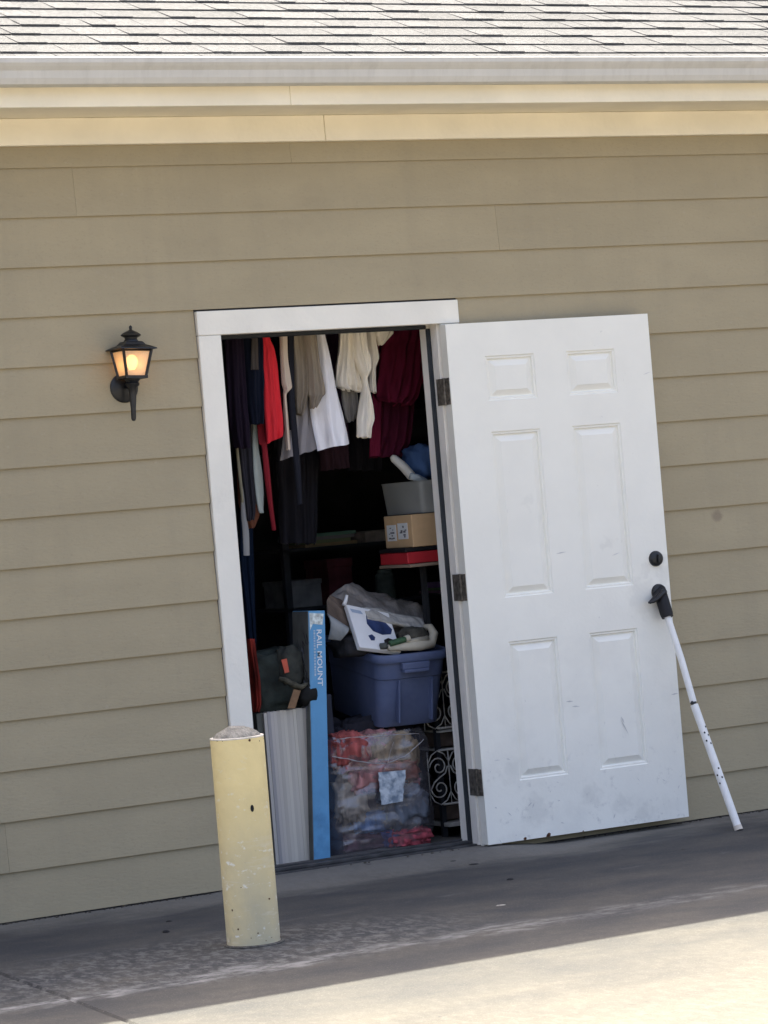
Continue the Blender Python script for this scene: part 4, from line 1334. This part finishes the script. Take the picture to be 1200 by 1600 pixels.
def heap(name, label, cat, outline_rows, Y0, Y1, mt, seed, amp=.017):
    """low rumpled sheet draped over the tote: rows of sighted points going from front (Y0) to back (Y1)"""
    m = MB()
    nr = len(outline_rows)
    W_ = 60
    rows = []
    for i, r in enumerate(outline_rows):
        Yi = Y0 + (Y1 - Y0) * i / (nr - 1)
        pts = [at(a, b, Yi) for a, b in r]
        row = []
        for c in range(W_):
            t = c / (W_ - 1) * (len(pts) - 1)
            k = min(int(t), len(pts) - 2)
            row.append(pts[k].lerp(pts[k + 1], t - k))
        rows.append(row)
    dense = []
    for i in range(nr - 1):
        for q in range(9):
            dense.append([rows[i][c].lerp(rows[i + 1][c], q / 9) for c in range(W_)])
    dense.append(rows[-1])
    for r, row in enumerate(dense):
        for c, p in enumerate(row):
            d = amp * (mnoise.noise(Vector((p.x * 16, p.y * 16, seed))) + 1.2 * (.25 - abs(mnoise.noise(Vector((p.x * 13, p.y * 45, seed))))) + .4 * mnoise.noise(Vector((p.x * 38, p.z * 38, seed))))
            m.v.append(tuple(p + Vector((0, -d * .4, d))))
    nb = len(m.v)
    for v in list(m.v): m.v.append((v[0], v[1] + .012, v[2] - .012))
    D_ = len(dense)
    for r in range(D_ - 1):
        for c in range(W_ - 1):
            m.f.append((r * W_ + c, r * W_ + c + 1, (r + 1) * W_ + c + 1, (r + 1) * W_ + c))
            m.f.append((nb + r * W_ + c, nb + (r + 1) * W_ + c, nb + (r + 1) * W_ + c + 1, nb + r * W_ + c + 1))
    for r in range(D_ - 1):
        for c in (0, W_ - 1):
            m.f.append((r * W_ + c, (r + 1) * W_ + c, nb + (r + 1) * W_ + c, nb + r * W_ + c))
    for c in range(W_ - 1):
        for r in (0, D_ - 1):
            m.f.append((r * W_ + c, r * W_ + c + 1, nb + r * W_ + c + 1, nb + r * W_ + c))
    org = Vector(m.v[0])
    m.v = [tuple(Vector(v) - org) for v in m.v]
    o = m.build(name, mt, None, smooth=True, loc=tuple(org))
    return tag(o, label, cat)


heap('folded_tarp', 'grey-brown folded tarp heaped at the back on top of the blue tote', 'tarp',
     [[(518, 975), (545, 985), (600, 995), (640, 990), (668, 985)],
      [(514, 950), (540, 958), (590, 975), (632, 972), (666, 972)],
      [(511, 938), (535, 930), (580, 948), (620, 965), (662, 965)],
      [(518, 929), (545, 915), (575, 930), (620, 940), (662, 950)],
      [(530, 924), (552, 911), (570, 922), (610, 936), (655, 946)]], .40, .66, grey, 3)
heap('grey_towel', 'pale grey towel lying along the tarp above the green-labelled roll', 'towel',
     [[(575, 965), (600, 970), (630, 975), (662, 985)],
      [(570, 955), (598, 960), (630, 968), (664, 975)],
      [(566, 950), (596, 952), (625, 962), (660, 966)]], .36, .42, cloth('pale grey towelling', (.50, .48, .44), .25, scale=20), 9, .008)
heap('brown_bag', 'limp brown sack drooping at the left rear of the tote', 'sack',
     [[(512, 960), (530, 975), (545, 985)], [(511, 940), (530, 952), (548, 968)], [(516, 928), (530, 935), (545, 945)]], .37, .45, cloth('brown sacking', (.16, .12, .095), .3), 5, .008)
# curled grey sheet at left of the heap
a_, b_, c_, d_ = at(511, 958, .34), at(545, 980, .30), at(533, 1000, .29), at(513, 998, .33)
m = MB()
NN = 12
for i in range(NN + 1):
    t = i / NN
    for j in range(7):
        s = j / 6
        p = a_.lerp(b_, t).lerp(d_.lerp(c_, t), s)
        p = p + Vector((0, -.03 * math.sin(math.pi * s), .012 * math.sin(math.pi * s) * (1 - t * .3)))
        m.v.append(tuple(p - a_))
nb = len(m.v)
m.v += [(v[0], v[1] + .006, v[2] - .004) for v in m.v[:nb]]
for i in range(NN):
    for j in range(6):
        m.f.append((i * 7 + j, i * 7 + j + 1, (i + 1) * 7 + j + 1, (i + 1) * 7 + j))
        m.f.append((nb + i * 7 + j, nb + (i + 1) * 7 + j, nb + (i + 1) * 7 + j + 1, nb + i * 7 + j + 1))
for i in range(NN):
    for j in (0, 6): m.f.append((i * 7 + j, (i + 1) * 7 + j, nb + (i + 1) * 7 + j, nb + i * 7 + j))
for j in range(6):
    for i in (0, NN): m.f.append((i * 7 + j, i * 7 + j + 1, nb + i * 7 + j + 1, nb + i * 7 + j))
o = m.build('grey_pad', cloth('grey padding', (.30, .31, .31), .12), None, smooth=True, loc=tuple(a_))
tag(o, 'curved plain grey pad standing between the blue carton and the tilted white box', 'pad')
# dark underside stuff in the tote mouth
o = blob(MB(), (0, 0, 0), (.11, .10, .045), 22, 12, seed=4, rough=.25).build('dark_bundle', cloth('dark bundle cloth', (.04, .04, .045)), None, smooth=True, loc=tuple(at(560, 1008, .42)))
tag(o, 'dark bundle filling the tote mouth behind the tilted white box', 'bundle')

# white printed box tilted on the tote
wp = mat('white glossy carton', (.88, .88, .88), .4, .04)
A0, A1, A2, A3 = at(541, 944, .40), at(607, 963, .40), at(627, 1019, .285), at(562, 1011, .275)
WBX = empty('white_carton', tuple(A3), 'white picture-printed carton lying tilted across the front of the blue tote', 'carton')
ed = (A0 - A3)
eu = (A2 - A3)
nrm = eu.cross(ed).normalized()
if nrm.z < 0: nrm = -nrm
thk = .022
P = [Vector(), eu, eu + ed * .92, ed]
m = MB()
m.add([p for p in P] + [p - nrm * thk for p in P], [(0, 1, 2, 3), (7, 6, 5, 4), (0, 4, 5, 1), (1, 5, 6, 2), (2, 6, 7, 3), (3, 7, 4, 0)])
m.build('carton_body', wp, WBX, bevel=.002, seg=1)


def on_box(poly, name, mt, lift=.0012):
    vs = [eu * a + ed * b + nrm * lift for a, b in poly]
    return MB().add(vs, [tuple(range(len(vs)))]).build(name, mt, WBX)


nav = mat('navy picture', (.035, .055, .14), .4, .3, 30)
on_box([(.40, .78), (.50, .86), (.62, .84), (.84, .66), (.95, .52), (.88, .40), (.66, .36), (.46, .42), (.36, .58)], 'picture', nav)
on_box([(.30, .30), (.40, .34), (.46, .28), (.42, .20), (.33, .19)], 'picture', nav)
on_box([(.66, .24), (.78, .30), (.96, .26), (.97, .10), (.76, .06), (.64, .12)], 'picture', mat('dark brown picture', (.04, .035, .03), .4, .3, 30))
on_box([(.05, .9), (.30, .88), (.34, .80), (.08, .82)], 'picture', mat('light blue picture', (.42, .50, .62), .4, .1), .0010)
# folded flap standing up at its top left
f0, f1 = at(537, 946, .405), at(542, 930, .41)
MB().tube([tuple(f0 - A3), tuple(f0.lerp(f1, .5) - A3 + Vector((.002, 0, 0))), tuple(f1 - A3)], [.008, .008, .006], 8).build('box_flap', wp, WBX, smooth=True)

# cream ribbed roll lying at the front right with green label
r0, r1 = at(608, 1010, .275), at(674, 990, .36)
RL = empty('cream_roll', tuple(at(640, 1008, .29)), 'cream plastic basket on its side, dark inside, front right on the blue tote', 'basket')
org = Vector(RL.location)
crm = mat('cream plastic', (.58, .53, .42), .5, .08, 12)
m = MB()
# bent band: outer front wall and arch at the right
pts = [at(606, 1012, .275), at(630, 1010, .27), at(655, 1009, .275), at(674, 1006, .29), at(678, 990, .30), at(672, 980, .32), at(662, 979, .34)]
for (p, q) in zip(pts[:-1], pts[1:]):
    pass
m.tube([tuple(p - org) for p in pts], [.012, .018, .020, .020, .018, .015, .010], 10)
m.tube([tuple(at(612, 1008, .275) - org), tuple(at(640, 1003, .272) - org), tuple(at(668, 998, .285) - org)], [.006, .011, .013], 8)
m.build('basket_rim', crm, RL, smooth=True)
m = blob(MB(), tuple(at(645, 992, .33) - org), (.055, .05, .030), 20, 12, seed=2, rough=.2)
m.build('basket_inside', mat('dark greenish inside', (.085, .08, .065), .8, .4, 30), RL, smooth=True)
m = MB().tube([tuple(at(609, 1006, .262) - org), tuple(at(622, 1002, .260) - org), tuple(at(633, 999, .262) - org)], [.0115, .0125, .0115], 12)
m.build('green_label', mat('dark green print', (.05, .11, .055), .5, .3, 60), RL, smooth='auto')
m = MB().tube([tuple(at(633, 999, .262) - org), tuple(at(639, 997, .263) - org)], [.0138, .0138], 12)
m.build('roll_end', crm, RL, smooth='auto')
MB().tube([tuple(at(594, 1010, .28) - org), tuple(at(604, 1009, .275) - org)], [.012, .013], 10).build('grey_wad', cloth('grey green wad', (.10, .11, .10)), RL, smooth=True)

# ---- white scroll-work iron rack behind, at the right jamb
sx0 = at(682, 1100, .40).x
RK = empty('iron_rack', (sx0, .40, FLOOR), 'white wrought iron rack with scroll panels standing just inside the right jamb', 'rack')
wi = mat('dusty white iron', (.58, .55, .49), .6, .1, 40)


def spiral(c, r0, turns, start, hand, n=22):
    out = []
    for i in range(n + 1):
        t = i / n
        r = r0 * (1 - .82 * t)
        a = start + hand * 2 * math.pi * turns * t
        out.append((c[0] + r * math.cos(a), 0, c[1] + r * math.sin(a)))
    return out


zA = [at(695, 1137, .40).z - FLOOR, at(695, 1050, .40).z - FLOOR]
zB = [at(700, 1256, .40).z - FLOOR, at(700, 1171, .40).z - FLOOR]
for (z0, z1) in (zA, zB):
    m = MB()
    W_ = .50
    for zz in (z0, z1): m.tube([(-.005, 0, zz), (W_, 0, zz)], .0042, 6)
    h = z1 - z0
    cell = .095
    k = 0
    x = -.062
    while x < W_ - .05:
        hd_ = 1 if k % 2 == 0 else -1
        xc = x + cell * .5
        R_ = h * .19
        m.tube([(x, 0, z0), (x, 0, z1)], .0026, 5)
        for cz, sg in ((z0 + h * .30, -1), (z0 + h * .70, 1)):
            sp = spiral((xc, cz), R_, 1.35, math.radians(180 if hd_ > 0 else 0), -sg * hd_)
            m.tube(sp, .0032, 5)
        m.tube([(xc - R_ * hd_, 0, z0 + h * .30), (xc - R_ * hd_ * .6, 0, z0 + h * .42), (xc, 0, z0 + h * .5), (xc + R_ * hd_ * .7, 0, z0 + h * .57), (xc + R_ * hd_, 0, z0 + h * .70)], .0032, 5)
        # pointed arches at the top and foot
        for zz, sg in ((z0, 1), (z1, -1)):
            m.tube([(x, 0, zz + sg * h * .22), (x + cell * .2, 0, zz + sg * h * .07), (xc, 0, zz)], .0028, 5)
            m.tube([(x + cell, 0, zz + sg * h * .22), (x + cell * .8, 0, zz + sg * h * .07), (xc, 0, zz)], .0028, 5)
        x += cell
        k += 1
    m.build('scroll_panel', wi, RK, smooth=True)
m = MB()
for xx in (W_,):
    for yy in (0, .26):
        m.box((xx - .008, yy - .008, 0), (xx + .008, yy + .008, zA[1] + .02))
tag(m.build('rack_post', wi, RK), kind='stuff') if 0 else m.build('rack_post', wi, RK)
zW = at(700, 1289, .38).z - FLOOR
m = MB().add([(0, -.02, zW + .006), (W_, -.02, zW + .006), (W_, .24, zW + .006), (0, .24, zW + .006), (0, -.02, zW - .010), (W_, -.02, zW - .010), (W_, .24, zW - .010), (0, .24, zW - .010)],
             [(0, 1, 2, 3), (7, 6, 5, 4), (0, 4, 5, 1), (1, 5, 6, 2), (2, 6, 7, 3), (3, 7, 4, 0)])
m.build('rack_shelf', wi, RK, bevel=.002, seg=1)
brn = mat('dark brown carton', (.12, .088, .07), .9, .3, 20)
for (z0, z1, lab) in ((zB[1] + .010, zA[0] - .02, 'dark brown carton on the iron rack between the two scroll panels'), (zW + .014, zB[0] - .012, 'dark brown carton on the lowest shelf of the iron rack')):
    o = MB().box((0, 0, 0), (.40, .20, z1 - z0)).build('brown_carton', brn, None, bevel=.003, seg=1, loc=(sx0 + .01, .43, FLOOR + z0))
    tag(o, lab, 'carton')
m = MB().box((0, .0, zA[0] - .018), (W_ - .01, .25, zA[0] - .010))
m.box((0, .0, zB[1] - .004), (W_ - .01, .25, zB[1] + .004))
m.build('rack_shelf', wi, RK)

# ---- side table with black post, red box, carton, clear bin, white tube, blue bag
tq = at(645, 884, .30)
TB = empty('side_table', (tq.x, .31, FLOOR), 'black-legged side table with thin tan top carrying boxes by the right jamb', 'table')
ztb = tq.z - FLOOR
x_l, x_r = -.012, .40
MB().box((x_l, -.012, ztb - .006), (x_r, .245, ztb + .006)).build('table_top', mat('worn tan table edge', (.30, .22, .16), .7, .15), TB, bevel=.002, seg=1)
pl_ = at(664, 950, .44)
for xx, yy in ((pl_.x - tq.x, .12), (x_r - .02, .12), (x_r - .02, .22)):
    MB().box((xx - .010, yy - .010, 0), (xx + .010, yy + .010, ztb - .007)).build('leg', mat('black leg', (.035, .037, .042), .5), TB)
c0, c1 = at(645, 804, .31), at(648, 858, .31)
zr0 = at(645, 881, .31).z
zr1 = at(645, 863, .31).z
o = MB().box((-.012, 0, 0), (.36, .225, zr1 - zr0)).build('red_box', mat('red lacquered box', (.50, .03, .04), .45, .1), None, bevel=.003, seg=1, loc=(tq.x, .315, FLOOR + ztb + .008))
tag(o, 'flat red box lying on the side table under the cardboard box', 'box')
zrb = FLOOR + ztb + .008 + zr1 - zr0
o = MB().box((-.016, 0, 0), (.34, .222, .016)).build('black_tray', mat('black tray', (.015, .015, .017), .5), None, bevel=.003, seg=1, loc=(tq.x, .318, zrb + .0015))
tag(o, 'thin black tray between the red box and the cardboard box', 'tray')
CBZ = zrb + .0195
CBX = empty('cardboard_box', (c0.x - .006, .315, CBZ), 'small brown cardboard box with two white labels on its side, on the side table', 'cardboard box')
hcb = c0.z - CBZ
kraft = mat('kraft cardboard', (.66, .44, .24), .8, .06, 8)
overlay(kraft, (.45, .30, .16), 10, .5, .7, amount=.4)
MB().box((0, 0, 0), (.30, .225, hcb)).build('carton_body', kraft, CBX, bevel=.002, seg=1)
lb = mat('white shipping label', (.80, .80, .78), .6, .05)
prn = mat('label print', (.16, .16, .17), .7)
for (y0, y1, z0, z1) in ((.035, .115, hcb * .26, hcb * .76), (.130, .205, hcb * .22, hcb * .72)):
    lo = MB().box((-.0012, y0, z0), (.0005, y1, z1)).build('label', lb, CBX)
    pm_ = MB()
    for i in range(9):
        yy = rg.uniform(y0 + .008, y1 - .025); zz = rg.uniform(z0 + .006, z1 - .012)
        pm_.box((-.0018, yy, zz), (-.0011, yy + rg.uniform(.008, .02), zz + rg.uniform(.003, .008)))
    pm_.build('label_print', prn, lo)
# translucent bin
b0 = at(668, 750, .33)
binm = mat('frosted clear plastic', (.50, .51, .48), .35, .05)
n_, l_ = binm.node_tree.nodes, binm.node_tree.links
p_ = n_['Principled BSDF']
p_.inputs['Alpha'].default_value = .55
BN = empty('plastic_bin', (c0.x - .004, .330, CBZ + hcb + .003), 'open frosted clear plastic bin on top of the cardboard box', 'plastic bin')
hbn = b0.z - (CBZ + hcb + .003)
m = MB()
wbn, dbn = .30, .33
w0 = at(668, 775, .33).x - (c0.x - .004)
lev = [(0, .010), (hbn * .96, .0), (hbn, -.004), (hbn, .002), (hbn * .95, .004), (.006, .014)]
for z, ins in lev:
    x0_, x1_, y0_, y1_ = w0 - .03 + ins, w0 + wbn - ins, ins, dbn - ins
    for x, y in rrect(x1_ - x0_, y1_ - y0_, .022, 4, (x0_ + x1_) / 2, (y0_ + y1_) / 2): m.v.append((x, y, z))
npn = 20
for i in range(len(lev) - 1):
    for k in range(npn):
        k2 = (k + 1) % npn
        m.f.append((i * npn + k, i * npn + k2, (i + 1) * npn + k2, (i + 1) * npn + k))
m.f.append(tuple(range(npn))[::-1]); m.f.append(tuple((len(lev) - 1) * npn + k for k in range(npn)))
m.build('bin_wall', binm, BN, smooth='auto')
# white slipper-like tube and blue bag in the bin
t0, t1, t2, t3 = at(615, 716, .44), at(630, 729, .43), at(643, 744, .42), at(662, 752, .42)
m = MB().tube([t0 - (t1 - t0).normalized() * .012, t0, t1, t2, t2 + (t2 - t1).normalized() * .012], [.008, .016, .019, .019, .012], 14)
o = m.build('white_tube', mat('white foam tube', (.72, .70, .64), .5, .05), None, smooth=True)
tag(o, 'white rounded tube sticking up out of the clear bin', 'tube')
m = MB().tube([at(641, 744, .40), at(652, 747, .40), at(663, 752, .40), at(672, 760, .40)], [.013, .016, .014, .008], 12)
o = m.build('pale_cloth_roll', cloth('pale blue grey cloth', (.45, .50, .52)), None, smooth=True)
tag(o, 'pale blue-grey rolled cloth in the clear bin beside the white tube', 'cloth')
bq = at(662, 722, .50)
o = blob(MB(), (0, 0, 0), (.085, .07, .068), 24, 16, seed=6, rough=.3).build('blue_bag', cloth('denim blue cloth', (.075, .14, .30), .2), None, smooth=True, loc=tuple(bq))
tag(o, 'bunched blue cloth bag behind the white tube above the clear bin', 'cloth bag')
MB().tube([(-.02, -.066, .035), (-.012, -.068, .035)], .005, 8).build('red_dot', mat('red bead', (.5, .03, .06), .4), o).location = (.05, 0, 0)

# ---- dim shelving deeper in the room and what stands on it
SH = empty('shelving_unit', (1.15, 1.75, FLOOR), 'dark metal shelving unit in the gloom at the back of the storeroom', 'shelves')
dm = mat('dark shelf metal', (.07, .075, .085), .6, .2)
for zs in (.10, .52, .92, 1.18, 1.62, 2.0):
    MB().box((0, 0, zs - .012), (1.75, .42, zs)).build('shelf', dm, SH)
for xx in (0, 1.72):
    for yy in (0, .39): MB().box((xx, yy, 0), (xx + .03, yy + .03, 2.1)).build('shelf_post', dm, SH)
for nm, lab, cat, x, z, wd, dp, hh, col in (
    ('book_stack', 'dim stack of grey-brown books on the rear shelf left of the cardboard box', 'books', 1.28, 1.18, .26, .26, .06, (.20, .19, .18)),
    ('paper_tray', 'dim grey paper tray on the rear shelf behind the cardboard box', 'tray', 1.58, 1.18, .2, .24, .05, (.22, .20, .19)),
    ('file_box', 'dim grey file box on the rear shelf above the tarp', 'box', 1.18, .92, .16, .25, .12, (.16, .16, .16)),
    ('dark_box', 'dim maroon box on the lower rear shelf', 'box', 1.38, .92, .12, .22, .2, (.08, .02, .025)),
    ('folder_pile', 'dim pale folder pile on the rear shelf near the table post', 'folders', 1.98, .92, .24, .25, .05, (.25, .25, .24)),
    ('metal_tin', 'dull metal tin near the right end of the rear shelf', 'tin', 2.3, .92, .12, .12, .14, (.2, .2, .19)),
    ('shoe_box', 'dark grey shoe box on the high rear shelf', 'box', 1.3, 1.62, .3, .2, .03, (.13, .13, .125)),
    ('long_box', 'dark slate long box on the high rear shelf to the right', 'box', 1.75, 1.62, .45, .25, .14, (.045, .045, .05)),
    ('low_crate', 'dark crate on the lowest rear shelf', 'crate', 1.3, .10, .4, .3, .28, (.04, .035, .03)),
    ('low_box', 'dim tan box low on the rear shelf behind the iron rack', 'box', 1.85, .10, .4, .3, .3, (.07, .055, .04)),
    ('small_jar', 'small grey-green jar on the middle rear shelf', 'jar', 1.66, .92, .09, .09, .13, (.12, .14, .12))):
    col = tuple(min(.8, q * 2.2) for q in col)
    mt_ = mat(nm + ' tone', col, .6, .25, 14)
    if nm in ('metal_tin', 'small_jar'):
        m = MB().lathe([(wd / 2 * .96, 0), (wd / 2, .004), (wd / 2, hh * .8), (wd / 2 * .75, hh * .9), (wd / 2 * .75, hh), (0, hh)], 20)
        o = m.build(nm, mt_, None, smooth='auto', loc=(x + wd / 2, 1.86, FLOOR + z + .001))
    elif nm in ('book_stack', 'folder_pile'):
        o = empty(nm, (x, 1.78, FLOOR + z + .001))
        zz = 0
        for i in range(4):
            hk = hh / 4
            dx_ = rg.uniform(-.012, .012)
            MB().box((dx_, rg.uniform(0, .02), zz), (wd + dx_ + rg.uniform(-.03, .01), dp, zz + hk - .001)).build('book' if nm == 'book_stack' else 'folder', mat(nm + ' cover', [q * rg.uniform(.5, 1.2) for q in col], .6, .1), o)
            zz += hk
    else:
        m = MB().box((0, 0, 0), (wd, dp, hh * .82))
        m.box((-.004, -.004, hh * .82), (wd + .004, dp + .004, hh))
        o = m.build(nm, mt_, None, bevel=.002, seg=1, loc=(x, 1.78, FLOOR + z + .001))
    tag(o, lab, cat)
# coats deeper in the room
garment('coat', 'dim purple-black coat hanging deep in the storeroom behind the scarf', 'coat', [(430, 505, 500, 505), (432, 700, 498, 700), (436, 850, 494, 850)], .95, .10, cloth('gloom cloth', (.030, .030, .040)), 4, .02, 40)
garment('coat', 'second dim coat hanging deep in the storeroom, further right', 'coat', [(540, 505, 590, 505), (545, 660, 600, 660), (548, 735, 596, 735)], 1.05, .10, cloth('gloom cloth', (.030, .030, .040)), 3, .02, 41)
rb2 = MB()
rb2.tube([(-1.1, 1.0, 2.3), (3.4, 1.0, 2.3)], .014, 10)
rb2.build('clothes_rail', MAT['black_metal'], B, smooth='auto')
